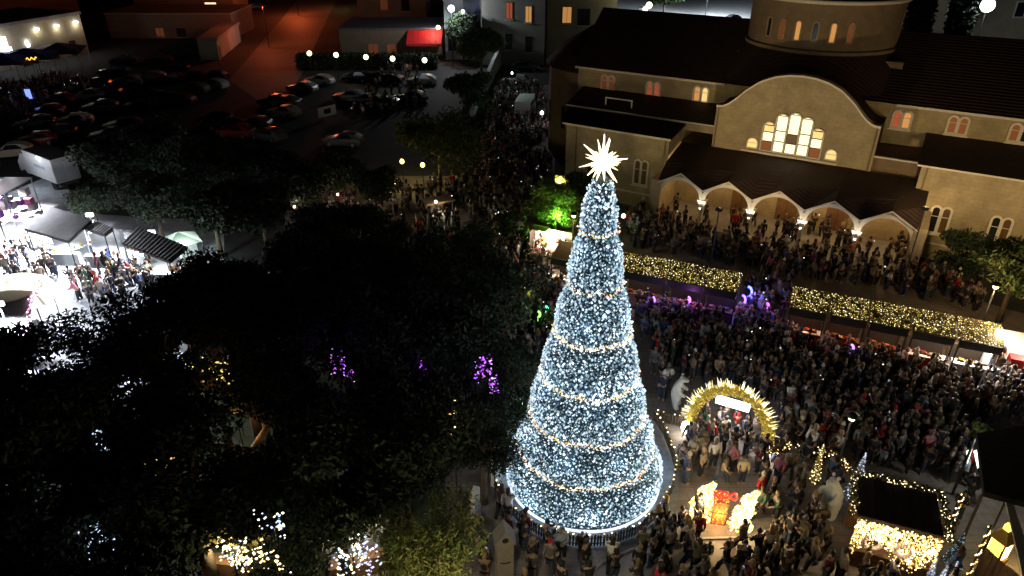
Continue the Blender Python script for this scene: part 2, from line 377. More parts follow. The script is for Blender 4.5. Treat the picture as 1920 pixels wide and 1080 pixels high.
# narrow drum windows
drum_lit = [M_glass_dk, M_win_dim, M_win_warm, M_glass_dk, M_win_warm, M_win_dim]
for k in range(6):
    t = R(-124 + 12.5*k); c = Vector((DC[0]+DR*math.cos(t), DC[1]+DR*math.sin(t), 13.75))
    M_ = Matrix.Translation(c) @ Matrix.Rotation(t+PI/2, 4, 'Z')
    f = cpart(arch_ring(MB(), 0.36, 1.4, 0.1, -0.06, 0.1, M_), 'window_frame', M_stone)
    p = arch_slab(MB(), 0.36, 1.4, 0.0, 0.1, M_).build('pane', drum_lit[k], f)
def double_window(u, v, z, w, h, lit1, lit2, sill=True, label=None):
    "a pair of round-headed lights in a white surround"
    M_ = Matrix.Translation((u, v, z)); q = w*0.46
    mb = MB()
    for s in (-1, 1): arch_ring(mb, q*0.74, h, w*0.12, -0.09-0.002*s, 0.05, M_ @ Matrix.Translation((s*q*0.56, 0, 0)))
    f = cpart(mb, 'window', M_trim)
    if label: f['label'] = label
    for s, L in ((-1, lit1), (1, lit2)):
        p = arch_slab(MB(), q*0.8, h, -0.03, 0.04, M_ @ Matrix.Translation((s*q*0.56, 0, 0))).build('pane', L, f)
        b = MB().box(s*q*0.56-q*0.4, s*q*0.56+q*0.4, -0.06, -0.035, h*0.62, h*0.62+0.05, M_).build('glazing_bar', M_trim, f)
    if sill: MB().box(-w*0.62, w*0.62, -0.16, 0.04, -w*0.09-0.13, -w*0.09-0.002, M_).build('sill', M_trim, f)
for u, z, a, b in ((-12.6,8.0,M_win_dim,M_win_dim),(-8.15,7.9,M_win_red,M_win_red),(-3.75,8.0,M_win_warm,M_win_yel),
                   (12.2,8.0,M_win_red,M_win_warm),(16.0,8.12,M_win_dim,M_win_dim),(20.0,8.12,M_win_dim,M_glass_dk),(24.0,8.1,M_glass_dk,M_glass_dk)):
    double_window(u, 8.99, z+0.05, 1.35, 1.15, a, b)
double_window(-6.1, 1.99, 2.15, 1.25, 2.0, M_win_brown, M_win_brown)
for u in (16.45, 20.2, 24.0): double_window(u, 3.49, 2.2, 1.3, 1.9, M_glass_dk, M_win_brown)
double_window(-1.9, 5.0, 2.4, 1.1, 1.4, M_win_brown, M_win_brown); double_window(13.0, 5.0, 2.4, 1.1, 1.4, M_glass_dk, M_glass_dk)
# the great window: five stepped lights, two lunettes, pane by pane
gw = thing('great_window', '', 'x'); del gw['label']; del gw['category']
bpy.data.objects.remove(gw)
cpart(MB().box(2.9,7.2,4.975,4.985,5.86,8.0), 'window_backing', M_dkmetal)
heights = [2.25, 3.0, 3.2, 3.0, 2.25]; lw = 0.92
rows = [[('d',.75),('b',.75),('y',.55)], [('b',.85),('b',.85),('b',1.2)], [('b',.8),('n',.75),('b',1.55)], [('b',.85),('b',.85),('b',1.2)], [('d',.75),('b2',.75),('y',.6)]]
KEY = dict(b=M_win_bright, y=M_win_yel, d=M_win_dim, n=M_win_brown, b2=M_win_bright)
fr = MB()
for i, h in enumerate(heights):
    arch_ring(fr, lw-0.1, h, 0.1 + (0.001*(i % 2)), -0.12-0.003*(i % 2), 0.05, Matrix.Translation((5.05+(i-2)*lw, 4.99, 5.85)))
gwf = cpart(fr, 'great_window', M_trim); gwf['label'] = 'great stepped arched window, nearly all panes lit'
for i, h in enumerate(heights):
    x = 5.05+(i-2)*lw; z = 0.03; w2 = (lw-0.1)/2
    for j, (k, hh) in enumerate(rows[i]):
        MB().box(x-w2+0.05, x+w2-0.05, 4.93, 4.97, 5.85+z, 5.85+z+hh-0.1).build('pane', KEY[k], gwf); z += hh
    # round head
    rem = h - z; r = w2-0.03
    pts = [(r*math.cos(PI*q/8), r*math.sin(PI*q/8)*rem/r*0.95) for q in range(9)]
    MB().add([(x+a, 4.94, 5.85+z+b) for a, b in pts], [tuple(range(9))]).build('pane', M_win_bright if 0 < i < 4 else M_win_yel, gwf)
for x in (2.1, 8.15):
    M_ = Matrix.Translation((x, 4.99, 5.9)); f = cpart(arch_ring(MB(), 0.75, 0.75, 0.09, -0.1, 0.05, M_), 'lunette_window', M_trim)
    arch_slab(MB(), 0.75, 0.75, -0.04, 0.04, M_).build('pane', M_win_yel, f)
    MB().box(-0.37, 0.37, -0.07, -0.045, 0.36, 0.41, M_).build('glazing_bar', M_trim, f)
# arcade: springers at z 2.95, piers at both ends
cols = [0.0, 3.85, 7.7, 11.5]; edges = [-3.75]+cols+[15.3]
SPR = 2.62
def arc_wall():
    for i in range(5):
        a, b = edges[i], edges[i+1]; a2 = a+0.2 if i else a+0.35; b2 = b-0.2 if i < 4 else b-0.35
        c = (a2+b2)/2; r = (b2-a2)/2; mb = MB(); n = 20; ry = r*0.83
        vs = []; low = []; top = []
        for k in range(n+1):
            t = PI-PI*k/n; low.append((c+r*math.cos(t), SPR+ry*math.sin(t)))
        def zig(u): return 3.42+1.12*(1-abs((u-(a+b)/2))/((b-a)/2))
        lows = [(a, SPR)]+low+[(b, SPR)]; tops = [(u, zig(u)) for u, z in lows]
        m_ = len(lows)
        for v in (-0.22, 0.22): vs += [(u, v, z) for u, z in lows]+[(u, v, z) for u, z in tops]
        fs = [(k, k+1, m_+k+1, m_+k) for k in range(m_-1)]+[(2*m_+k, 3*m_+k, 3*m_+k+1, 2*m_+k+1) for k in range(m_-1)]
        fs += [(k, 2*m_+k, 2*m_+k+1, k+1) for k in range(m_-1)]+[(m_+k, m_+k+1, 3*m_+k+1, 3*m_+k) for k in range(m_-1)]
        mb.add(vs, fs); cpart(mb, 'arcade_wall', M_stone)
        # white archivolt
        ab = MB(); A = []; B = []
        for k in range(n+1):
            t = PI-PI*k/n
            A.append((c+(r-0.02)*math.cos(t), SPR+(ry-0.02)*math.sin(t))); B.append((c+(r+0.3)*math.cos(t), SPR+(ry+0.25)*math.sin(t)))
        vs = []
        for v in (-0.27, -0.221): vs += [(x, v, z) for x, z in A]+[(x, v, z) for x, z in B]
        q = n+1
        fs = [(k, k+1, q+k+1, q+k) for k in range(n)]+[(q+k, q+k+1, 3*q+k+1, 3*q+k) for k in range(n)]+[(k, 2*q+k, 2*q+k+1, k+1) for k in range(n)]
        ab.add(vs, fs); cpart(ab, 'archivolt', M_trim)
        # roof bay: two slopes that run back to the porch wall
        mid = (a+b)/2; zt = 4.56
        rf = MB().add([(a,-0.5,3.54),(mid,-0.5,zt+0.08),(b,-0.5,3.54),(a,1.3,4.72),(mid,1.3,4.92),(b,1.3,4.72),(a,4.99,5.42),(mid,4.99,5.46),(b,4.99,5.42)], [(0,1,4,3),(1,2,5,4),(3,4,7,6),(4,5,8,7)])
        cpart(rf, 'porch_roof', M_tile)
        ed = MB()
        for (p, q_) in (((a,3.46),(mid,zt)), ((mid,zt),(b,3.46))):
            ed.add([(p[0],-0.52,p[1]-0.02),(q_[0],-0.52,q_[1]-0.02),(q_[0],-0.52,q_[1]+0.07),(p[0],-0.52,p[1]+0.07),(p[0],-0.2,p[1]-0.02),(q_[0],-0.2,q_[1]-0.02),(q_[0],-0.2,q_[1]+0.07),(p[0],-0.2,p[1]+0.07)],
                   [(0,1,2,3),(4,7,6,5),(0,4,5,1),(3,2,6,7)])
        cpart(ed, 'eaves_trim', M_trim)
arc_wall()
for a, b in ((-4.3, -3.45), (15.0, 15.85)): cpart(MB().box(a, b, -0.4, 0.3, 0, 3.7), 'pier', M_stone)
cpart(MB().box(15.3, 15.85, 0.3, 3.5, 0, 3.7), 'porch_side_wall', M_stone)
cpart(MB().box(-4.3, -3.9, 0.3, 1.99, 0, 3.7), 'porch_side_wall', M_stone)
for i, u in enumerate(cols):
    cpart(MB().lathe([(0.26,0.3),(0.2,0.42),(0.17,0.5),(0.155,2.0),(0.2,2.08)], 14, (u,0,0)), 'column', M_trim, smooth=True)
    cpart(MB().box(u-0.32,u+0.32,-0.32,0.32,0.0,0.3), 'plinth', M_trim)
    cap = MB(); cap.add([(u+sx*0.18, sy*0.18, 2.06) for sx, sy in ((-1,-1),(1,-1),(1,1),(-1,1))]+[(u+sx*0.38, sy*0.3, 2.61) for sx, sy in ((-1,-1),(1,-1),(1,1),(-1,1))],
        [(0,1,5,4),(1,2,6,5),(2,3,7,6),(3,0,4,7),(4,5,6,7)]); cpart(cap, 'capital', M_trim)
    # small spotlight on each column top, washing the springing of the arches
    sp = cpart(MB().box(u-0.09,u+0.09,-0.62,-0.45,2.0,2.12), 'spotlight', M_dkmetal)
    light('spot_bulb', 'SPOT', (u,-0.85,1.98), 85, WARMW, 0.05, sp, rot=aim((u,-0.85,1.98),(u,-0.1,3.2)), spot=R(125))
cpart(MB().box(-4.2,15.8,-1.4,4.99,0.0,0.16), 'porch_step', M_concrete)
# doors and lamps inside the porch
for u in (2.0, 5.7, 9.6):
    d_ = cpart(arch_slab(MB(), 1.7, 2.9, -0.06, 0.02, Matrix.Translation((u,4.99,0.165))), 'door', M_wood)
    MB().box(u-0.012,u+0.012,4.9,4.925,0.2,2.6).build('door_leaf_gap', M_black, d_)
for u in (-1.9, 1.9, 5.8, 9.6, 13.3):
    lp = cpart(MB().lathe([(0.02,0.1),(0.16,0.05),(0.16,-0.08),(0.02,-0.1)], 10, (u,2.6,4.25)), 'ceiling_lamp', M_win_yel, smooth=True)
    cpart(MB().tube((u,2.6,4.34),(u,2.6,5.0),0.015,n=5), 'lamp_cord', M_black)
    light('porch_bulb', 'POINT', (u,2.4,4.0), 190 if u > 4 else 120, (1.0,0.62,0.25), 0.12, lp)
# a small bench-like rail on the left roof
rl = MB(); rl.box(-11.6,-9.0,6.2,6.3,7.9,8.0); rl.box(-11.6,-11.5,6.2,6.3,7.2,7.9); rl.box(-9.1,-9.0,6.2,6.3,7.2,7.9)
cpart(rl, 'roof_rail', M_white)
# drain pipes and string courses that break up the plain walls
for u, v, z in ((-12.3,1.93,6.3),(-4.2,1.93,6.3),(14.8,3.43,6.9),(22.2,3.43,6.9),(-1.0,4.93,8.7),(10.9,4.93,8.7)):
    cpart(MB().tube((u,v,0.2),(u,v,z),0.05,n=6), 'drain_pipe', M_stone_dk)
for a, b, v, z in ((-12.6,-3.9,1.96,1.2),(16.0,34.0,3.46,1.2)): cpart(MB().box(a,b,v,v+0.038,z,z+0.12), 'string_course', M_trim)

# ================================================================== THE CHRISTMAS TREE
xt = thing('christmas_tree', 'giant cone Christmas tree covered in cool white lights with gold garlands', 'christmas tree', TC)
joints_px = [1003, 915, 835, 748, 652, 550, 441]   # where the front of each garland shows
TOPZ = 14.75
def solve_ring(py):
    lo, hi = 0.0, 14.5
    for _ in range(40):
        z = (lo+hi)/2; r = cone_r(z); 
        y = PIX(TC.x, TC.y-r, z)[1]
        if y > py: lo = z
        else: hi = z
    return z
def cone_r(z): return float(np.interp(z, [0.25,0.8,1.8,3.2,4.6,7.25,9.8,12.6,14.5,14.8], [3.5,3.34,3.0,2.62,2.26,1.68,1.12,0.66,0.36,0.3]))
zj = [0.25]+[solve_ring(p) for p in joints_px[1:]]+[TOPZ]
prof = []
NT = len(zj)-1
def tree_r(z):
    for k in range(NT):
        if z <= zj[k+1] or k == NT-1:
            t = min(1, max(0, (z-zj[k])/(zj[k+1]-zj[k]))); r0, r1 = cone_r(zj[k]), cone_r(zj[k+1])
            b = 0.052*(r0+1.2)
            return r0+(r1-r0)*t + b*math.sin(PI*(t*0.8+0.15))*1.5 - b*0.55
    return 0.3
for k in range(NT):
    for i in range(7): z = zj[k]+(zj[k+1]-zj[k])*i/7+ (0.001 if i == 0 else 0); prof.append((tree_r(z)-0.05, z))
prof.append((0.25, TOPZ)); prof.append((0.01, TOPZ+0.05))
M_net = mat('dark_blue_green_netting', (0.03,0.05,0.068), 0.9, noise=0.7, nscale=5)
MB().lathe(prof, 72).build('cone_body', M_net, xt, smooth=True)
MB().lathe([(3.52,0.02),(3.6,0.02),(3.6,0.1),(3.52,0.1)], 96).build('base_rim', emis('rim_white', (0.8,0.88,1.0), 1.2), xt, smooth=False)
# cool white lamps over the whole cone, hung in vertical strings
L1 = emis('led_white', (0.7,0.9,1.0), 0.88); L2 = emis('led_ice', (0.5,0.7,0.85), 0.55); L3 = emis('led_bright', (0.88,0.96,1.0), 1.6); L4 = emis('led_dim', (0.24,0.4,0.5), 0.38)
Pn = []; Sz = []; Mi = []
z = 0.32
while z < TOPZ-0.1:
    r = tree_r(z)+0.03; n = max(10, int(2*PI*r/0.125))
    for i in range(n):
        # leave irregular thin patches so that the dark body shows through
        t = 2*PI*(i+random.uniform(-.5,.5))/n
        u_ = math.sin(t*7+z*1.1)*math.sin(z*2.3+t*3)+0.5*math.sin(t*17-z*3.1)
        if random.random() < 0.07 + 0.12*max(0, u_): continue
        zz = z+random.uniform(-.065,.065); rr = tree_r(zz)+random.uniform(-0.02,0.10)+(0.06*random.random() if random.random() < .08 else 0)
        Pn.append((rr*math.cos(t), rr*math.sin(t), zz)); Sz.append(random.choice((0.026,0.034,0.04,0.047,0.058)))
        Mi.append(random.choices((0,1,2,3), (0.42,0.26,0.14,0.18))[0])
    z += 0.112
Pn = np.array(Pn)
for k in range(NT):
    m_ = (Pn[:,2] >= zj[k]-0.001)&(Pn[:,2] < zj[k+1])
    if k == 0: m_ |= Pn[:,2] < zj[0]
    o = bulbs('string_lights', Pn[m_], np.array(Sz)[m_], [L1,L2,L3,L4], xt, stretch=1.1, mi=np.array(Mi)[m_], sdir=np.array((0.1,0,-1.0)))
# fine dim bulbs added to lighten the body between the bright strings
FN = [emis('fine_teal', (0.3,0.5,0.68), 0.34), emis('fine_pale', (0.52,0.72,0.9), 0.46), emis('fine_blue', (0.12,0.28,0.46), 0.34)]
z = 0.28; Q = []
while z < TOPZ-0.1:
    r = tree_r(z); n = max(12, int(2*PI*r/0.088))
    for i in range(n):
        if random.random() < .15: continue
        t = 2*PI*(i+random.random())/n; rr = r+random.uniform(-.04,.03); Q.append((rr*math.cos(t), rr*math.sin(t), z+random.uniform(-.05,.05)))
    z += 0.085
bulbs('fine_fill_lights', Q, np.random.default_rng(8).uniform(.014,.03,len(Q)), FN, xt, stretch=1.2, sdir=np.array((0.1,0,-1.0)))
# golden garlands at the tier joints
Gd = [emis('garland_gold', (1.0,0.7,0.42), 0.9), emis('garland_pale', (1.0,0.9,0.78), 1.8), emis('garland_copper', (0.55,0.26,0.14), 0.5), emis('garland_yellow', (1.0,0.74,0.25), 1.1), emis('garland_pale', (1,1,1), 1)]
for k in range(1, NT):
    r = cone_r(zj[k])+0.13; q = []; nn = int(2*PI*r*34)
    for i in range(nn):
        t = 2*PI*i/nn; sw = 0.05*math.sin(t*5+k*2)+.04*math.sin(t*11+k)
        if k > 4 and random.random() < .45: continue
        q.append(((r+random.uniform(-.09,.09))*math.cos(t), (r+random.uniform(-.09,.09))*math.sin(t), zj[k]+sw+random.gauss(0,.05)))
    bulbs('garland', q, np.random.default_rng(k).uniform(.022,.045,len(q)), Gd, xt, stretch=0.6)
# star of spikes
star = thing('tree_star', 'spiky three-dimensional star glowing warm white on the tree tip', 'star', (TC.x, TC.y, TOPZ+0.62))
M_star = emis('star_glow', (1.0,0.9,0.66), 5.0, sample=True); M_star2 = emis('star_tip', (1.0,0.84,0.5), 2.0)
sm = MB(); sm.ball((0,0,0), 0.27, 10, 8); sm.build('star_core', M_star, star)
for k in range(46):
    t = k*2.39996; zz = 1-2*(k+.5)/46; rr = math.sqrt(1-zz*zz); d = Vector((rr*math.cos(t), rr*math.sin(t), zz))
    L = random.uniform(0.5, 0.78) if k % 3 else random.uniform(0.78, 0.95)
    MB().tube(d*0.2, d*L, 0.075, 0.008, 5).build('spike', M_star if k % 2 else M_star2, star)
MB().tube((0,0,0.2),(0,0,1.02),0.07,0.008,5).build('spike', M_star, star)
MB().tube((0,0,-0.62),(0,0,-0.2),0.05,n=6).build('mount', M_dkmetal, star)
light('star_light', 'POINT', (0,-0.0,1.15), 60, WARMW, 0.15, star)
# the light the strings give: ring of lamps hugging the cone
for z_, n_, e_ in ((0.9,8,26),(3.2,8,20),(6.0,6,16),(9.0,5,12),(12,4,8)):
    for i in range(n_):
        t = 2*PI*(i+.5*(z_ > 2))/n_; r = tree_r(z_)+0.35
        light('string_glow', 'POINT', (r*math.cos(t), r*math.sin(t), z_), e_, (0.75,0.88,1.0), 0.04, xt)
# two guy cables from the base
# ------------------------------------------------------------------ picket fence with garland
fpx = [(962,772),(944,812),(929,850),(922,885),(930,922),(947,955),(978,986),(1024,1013),(1085,1027),(1143,1023),(1194,1005),(1234,970),(1259,926),(1266,885),(1256,848),(1243,815),(1226,790),(1285,803)]
fp = [g3(*p) for p in fpx]
fence = thing('picket_fence', 'low dark picket fence with lit garland curving round the big tree', 'fence')
pk = MB().prism([(-.04,-.012),(.04,-.012),(.04,.012),(-.04,.012)], 0.05, 0.62); pk.add([(-.04,-.012,.62),(.04,-.012,.62),(.04,.012,.62),(-.04,.012,.62),(0,-.012,.7),(0,.012,.7)], [(0,1,4),(2,3,5),(1,2,5,4),(3,0,4,5)])
pko = pk.build('picket', M_dkwood, fence); pk_me = pko.data; first = True
rail = MB(); gl = []; cnt = 0; gleaf = []
for a, b in zip(fp[:-1], fp[1:]):
    d = b-a; L = d.length; n = max(2, int(L/0.125)); rz = math.atan2(d.y, d.x)
    for i in range(n):
        p = a+d*(i/n)
        o = pko if first else link('picket', pk_me, fence); first = False
        o.location = p; o.rotation_euler = (random.uniform(-.04,.04), random.uniform(-.04,.04), rz); cnt += 1
    for zz in (0.2, 0.5): rail.tube(a+Vector((0,0,zz)), b+Vector((0,0,zz)), 0.022, n=5)
    m = int(L/0.05)
    for i in range(m):
        p = a+d*(i/m); gleaf.append(p+Vector((random.gauss(0,.05), random.gauss(0,.05), 0.62+0.05*math.sin(i*.5)+random.gauss(0,.04))))
    m = int(L/0.33)
    for i in range(m):
        p = a+d*((i+random.random()*.6)/m); gl.append(p+Vector((random.gauss(0,.03), random.gauss(0,.03), 0.74+random.gauss(0,.03))))
rail.build('rail', M_dkwood, fence)
M_pine = mat('garland_green', (0.02,0.04,0.015), 0.9)
def leafmesh(name, P, size, mats, parent=None, kindstuff=True, aspect=0.45, mi=None, flat=0.0):
    P = np.asarray(P, float); n = len(P)
    d = rng.normal(size=(n,3)); d /= np.linalg.norm(d,axis=1)[:,None]
    e = rng.normal(size=(n,3)); e[:,2] *= (1-flat); e = np.cross(d, e); e /= np.linalg.norm(e,axis=1)[:,None]
    s = (np.full(n, size) if np.isscalar(size) else size)[:,None]*rng.uniform(.6,1.3,(n,1))
    a = d*s; b = e*s*aspect
    V = np.stack([P-a, P+b, P+a, P-b], 1).reshape(-1,3); F = np.arange(4*n).reshape(-1,4)
    if mi is None: mi = rng.integers(0, len(mats), n)
    o = link(name, np_mesh(name, V, F, mi, mats), parent)
    if kindstuff: stuff(o)
    return o
leafmesh('garland', gleaf, 0.07, [M_pine, mat('garland_bronze', (0.16,0.1,0.03), 0.6)], fence)
Y1 = emis('bulb_yellow', (1.0,0.75,0.3), 3.0); Y2 = emis('bulb_cream', (1.0,0.9,0.6), 4.0); Y3 = emis('bulb_amber', (1.0,0.55,0.12), 1.6)
bulbs('fairy_lights', gl, 0.045, [Y1,Y2,Y3], fence, stretch=.5)

# ================================================================== STALLS, ARCH, KIOSK AND OTHER FAIR THINGS
def frame_at(p, q):
    d = Vector((q[0]-p[0], q[1]-p[1])); return math.atan2(d.y, d.x), d.length
Gn = [emis('net_gold', (1.0,0.72,0.2), 1.3), emis('net_cream', (1.0,0.9,0.55), 2.4), emis('net_dull', (0.5,0.32,0.06), 0.5), emis('net_olive', (0.75,0.62,0.12), 0.8)]
ROWA = ((2.6,43.3), (14.05,38.3)); ROWB = ((16.5,36.65), (26.75,32.25))
M_stallroof = mat('stall_roof_board', (0.1,0.075,0.035), 0.8, noise=0.3, nscale=5)
M_cloth = {k: mat('cloth_'+k, c, 0.85, noise=0.15) for k, c in dict(red=(0.45,0.04,0.03), white=(0.7,0.68,0.65), orange=(0.55,0.2,0.06), pink=(0.6,0.2,0.3), brown=(0.15,0.08,0.05), purple=(0.25,0.08,0.4), green=(0.05,0.2,0.07), blue=(0.06,0.12,0.4), yellow=(0.6,0.45,0.06), grey=(0.3,0.3,0.32)).items()}
STALLS = []
def stall(row, s0, w, label, cloth, glow, gcol, net=1.0, dz=0.0, group='market stalls under light nets'):
    rz, L = frame_at(*row); d = Vector((math.cos(rz), math.sin(rz), 0)); o = Vector((*row[0], 0))+d*s0
    t = thing('market_stall', label, 'market stall', o, rz, group)
    D = 2.0; a, b = 0.06, w-0.06
    rf = MB(); rf.add([(0,0,2.46),(w,0,2.46),(w,D,2.86),(0,D,2.86),(0,0,2.40),(w,0,2.40),(w,D,2.8),(0,D,2.8)], [(0,1,2,3),(7,6,5,4),(0,4,5,1),(1,5,6,2),(2,6,7,3),(3,7,4,0)])
    rf.build('roof', M_stallroof, t)
    MB().box(a,b,-0.10,-0.003,2.02,2.5).build('fascia', M_black, t)
    for x in (a+.04, b-.04):
        for y in (0.05, D-.05): MB().box(x-.035,x+.035,y-.035,y+.035,0,2.39+y*.2).build('post', M_dkwood, t)
    MB().box(a+.08,b-.08,0.0,0.5,0,0.92).build('counter', M_cloth[cloth], t)
    MB().box(a+.02,b-.02,-0.04,0.56,0.921,0.96).build('counter_top', M_cloth['white'] if cloth in ('white','red') else M_wood, t)
    MB().box(a+.08,b-.08,D-.06,D-.02,0,2.6).build('back_panel', M_dkwood, t)
    for zz in (1.3, 1.75): MB().box(a+.1,b-.1,D-.4,D-.065,zz,zz+.03).build('shelf', M_wood, t)
    if net:
        P = []; nx = int(w/0.085*net); 
        for i in range(nx):
            for j in range(13):
                if random.random() < .28+.22*math.sin(i*.21+s0)*math.sin(j*.9+i*.13): continue
                x = w*(i+random.random()*.8)/nx; y = D*(j+random.random()*.7)/13; P.append((x, y, 2.5+0.2*y+random.random()*.04))
        o2 = bulbs('light_net', P, np.random.default_rng(int(s0*9)).uniform(.014,.034,len(P)), Gn, t, stretch=1.6, sdir=np.array((0.6,-.8,-.1)))
        cb = MB()
        for i in range(int(w/0.3)): x = .1+i*.3; cb.tube((x,0,2.475),(x+.25,D,2.875),0.008,n=3)
        cb.build('net_cable', M_black, t)
    bl = MB().ball((w/2, .75, 2.2), 0.06, 8, 6).build('lamp', emis('stall_bulb_%s' % cloth, gcol, 6.0), t, smooth=True)
    light('stall_light', 'POINT', (w/2, 0.3, 1.98), glow*1.7, gcol, 0.08, t)
    STALLS.append((t, o, rz, w, cloth)); return t
stall(ROWA, 0.0, 2.3, 'dim-fronted stall with bright white counter left of the big tree', 'white', 70, WARMW, net=0)
stall(ROWA, 2.35, 2.6, 'market stall half hidden behind the tree with gold light net', 'brown', 30, WARMW)
stall(ROWA, 5.0, 2.9, 'gold netted stall with pink goods just right of the tree', 'pink', 34, (1,.75,.75))
stall(ROWA, 7.95, 2.35, 'gold netted stall with purple-lit counter beside the gap', 'purple', 30, (.75,.45,1))
stall(ROWA, 10.35, 2.0, 'end stall of the left row, next to the blue glow', 'purple', 22, (.5,.4,1))
stall(ROWB, 0.0, 2.15, 'first stall after the gap with a red and silver goods table', 'red', 34, (1,.55,.3))
stall(ROWB, 2.25, 2.05, 'gold netted stall with orange and violet goods on the counter', 'orange', 26, (1,.5,.25))
stall(ROWB, 4.4, 2.1, 'gold netted stall with a plain orange-red lit counter', 'orange', 26, (1,.42,.2))
stall(ROWB, 6.6, 2.2, 'gold netted stall with a cream and red counter facing the crowd', 'red', 40, (1,.7,.45))
stall(ROWB, 8.9, 2.2, 'last stall of the right row, glowing white inside', 'white', 260, (1,.93,.8))
goods_cols = {'white': ['white','yellow','grey'], 'brown': ['orange','white'], 'pink': ['pink','white','red'], 'purple': ['purple','blue','pink'], 'red': ['red','white','orange'], 'orange': ['orange','red','yellow']}
gb_proto = {}
SN = ['dim stall left of the tree','stall behind the tree','pink stall','purple stall','left row end stall','red stall','orange and violet stall','plain orange stall','cream and red stall','white glowing stall']
def goods(o, rz, w, cloth, k, si):
    d = Vector((math.cos(rz), math.sin(rz), 0)); nrm = Vector((-math.sin(rz), math.cos(rz), 0))
    for i in range(k):
        c = random.choice(goods_cols[cloth])
        p = o+d*(0.35+(w-.7)*(i+.5)/k)+nrm*random.uniform(.15,.4)+Vector((0,0,.961))
        if c not in gb_proto:
            t = thing('goods_tray', '', 'tray', p, rz); mb = MB(); mb.box(-.17,.17,-.14,.14,0,.05); mb.box(-.17,.17,-.14,-.12,.051,.12); mb.box(-.17,.17,.12,.14,.051,.12)
            mb.build('tray', M_wood, t)
            h = MB()
            for _ in range(7): h.ball((random.uniform(-.11,.11), random.uniform(-.08,.08), .09+random.random()*.04), random.uniform(.04,.06), 6, 4)
            h.build('heap', M_cloth[c], t); gb_proto[c] = t
        else: t = copy_tree(gb_proto[c]); t.location = p
        t.rotation_euler = (0,0,rz+random.uniform(-.2,.2)); t['group'] = 'trays of goods on the stall counters'
        t['label'] = 'tray of %s goods, %s from left in the %s' % (c, ['first','second','third','fourth'][i], SN[si])
for si_, (t, o, rz, w, cloth) in enumerate(STALLS): goods(o, rz, w, cloth, 4, si_)
# the red and silver table in front of the first right-hand stall
def wq(x, y, z): return g3(x, y, z)
# white booth left of the tree under the green lit tree
bt = thing('white_booth', 'small booth with glowing white walls under the green lit tree', 'booth', g3(1038,484), R(-24))
MB().box(-1.5,1.4,0,.08,0,2.3).build('back_wall', M_white, bt); MB().box(-1.58,-1.5,-1.3,.08,0,2.35).build('side_wall', M_dkwood, bt)
MB().box(-1.3,1.2,-1.2,-.75,0,.9).build('counter', M_white, bt)
for x in (-1.45, 1.35): MB().box(x-.04,x+.04,-1.3,-1.22,0,2.3).build('post', M_dkwood, bt)
MB().box(-1.2,-1.1,-.2,-.1,2.0,2.1).build('lamp', emis('booth_lamp', WARMW, 8), bt)
for i in range(16): MB().ball((random.uniform(-1.2,1.1), -.1, random.uniform(1.1,2.0)), random.uniform(.08,.16), 8, 6).build('ware', M_cloth[random.choice(['red','orange','grey','brown','yellow'])], bt, smooth=True)
for i in range(9): MB().box(-1.2+i*.27,-1.0+i*.27,-1.1,-.85,.901,1.0+random.random()*.2).build('box', M_cloth[random.choice(['red','brown','grey','orange','white'])], bt)
MB().box(-1.62,-.4,-.7,.1,2.36,2.42).build('roof', M_dkwood, bt)
light('booth_light', 'POINT', (-.4,-.6,2.1), 420, WARMW, .1, bt)
wb2 = thing('white_booth', 'blazing white booth with a red crate at the right edge', 'booth', g3(1905,700), R(-23))
MB().box(-1.9,2.6,-.1,.0,0,2.5).build('back_wall', M_white, wb2); MB().box(-1.8,2.5,-1.6,-1.1,0,.92).build('counter', M_white, wb2); MB().box(-1.9,-1.82,-1.5,-.11,0,2.3).build('side_wall', M_white, wb2)
MB().box(-2.0,2.7,-.9,.1,2.51,2.58).build('roof', M_white, wb2)
MB().box(-1.0,1.6,-.35,-.27,2.3,2.38).build('tube_lamp', emis('booth_tube', (1,.95,.85), 12), wb2)
light('booth_light', 'POINT', (.2,-1.0,2.4), 620, (1,.93,.8), .15, wb2); light('booth_light', 'POINT', (-1.6,-.8,2.9), 260, (1,.85,.6), .15, wb2)
rc = MB().box(-.55,.55,-.35,.35,0,.7).build('red_crate', M_red); rc.location = g3(1908,690,.93); rc.rotation_euler = (0,0,R(-23)); tag(rc, 'bright red crate standing on the blazing white booth counter', 'crate')
# ---- street lamps with hooded heads
M_hood = mat('lamp_hood', (0.015,0.015,0.017), 0.5)
def street_lamp(px, py, h, label, e, col=WARM, r=0.22, group=None, lm=None, face=None):
    p = g3(px, py, h); t = thing('street_lamp', label, 'street lamp', (p.x, p.y, 0), 0, group)
    MB().lathe([(.12,0),(.12,.25),(.06,.35),(.045,h-.1),(.01,h)], 10).build('pole', M_dkmetal, t, smooth=True)
    MB().lathe([(r*1.25,h-.14),(r*1.3,h-.08),(r*.5,h+.04),(.01,h+.07)], 16).build('hood', M_hood, t, smooth=True)
    MB().lathe([(.01,h-.42),(r*.55,h-.34),(r*.75,h-.2),(r*.8,h-.145)], 16).build('lamp', lm or emis('street_lamp_warm', (1,.75,.35), 6), t, smooth=True)
    light('lamp_light', 'POINT', (0,0,h-.52), e, col, .1, t)
    return t
street_lamp(1076, 398, 4.6, 'hooded amber street lamp behind the top of the tree', 380, (1.0,.66,.26))
street_lamp(1870, 530, 4.6, 'hooded amber street lamp in the leaves by the right stalls', 900, (1.0,.66,.26))
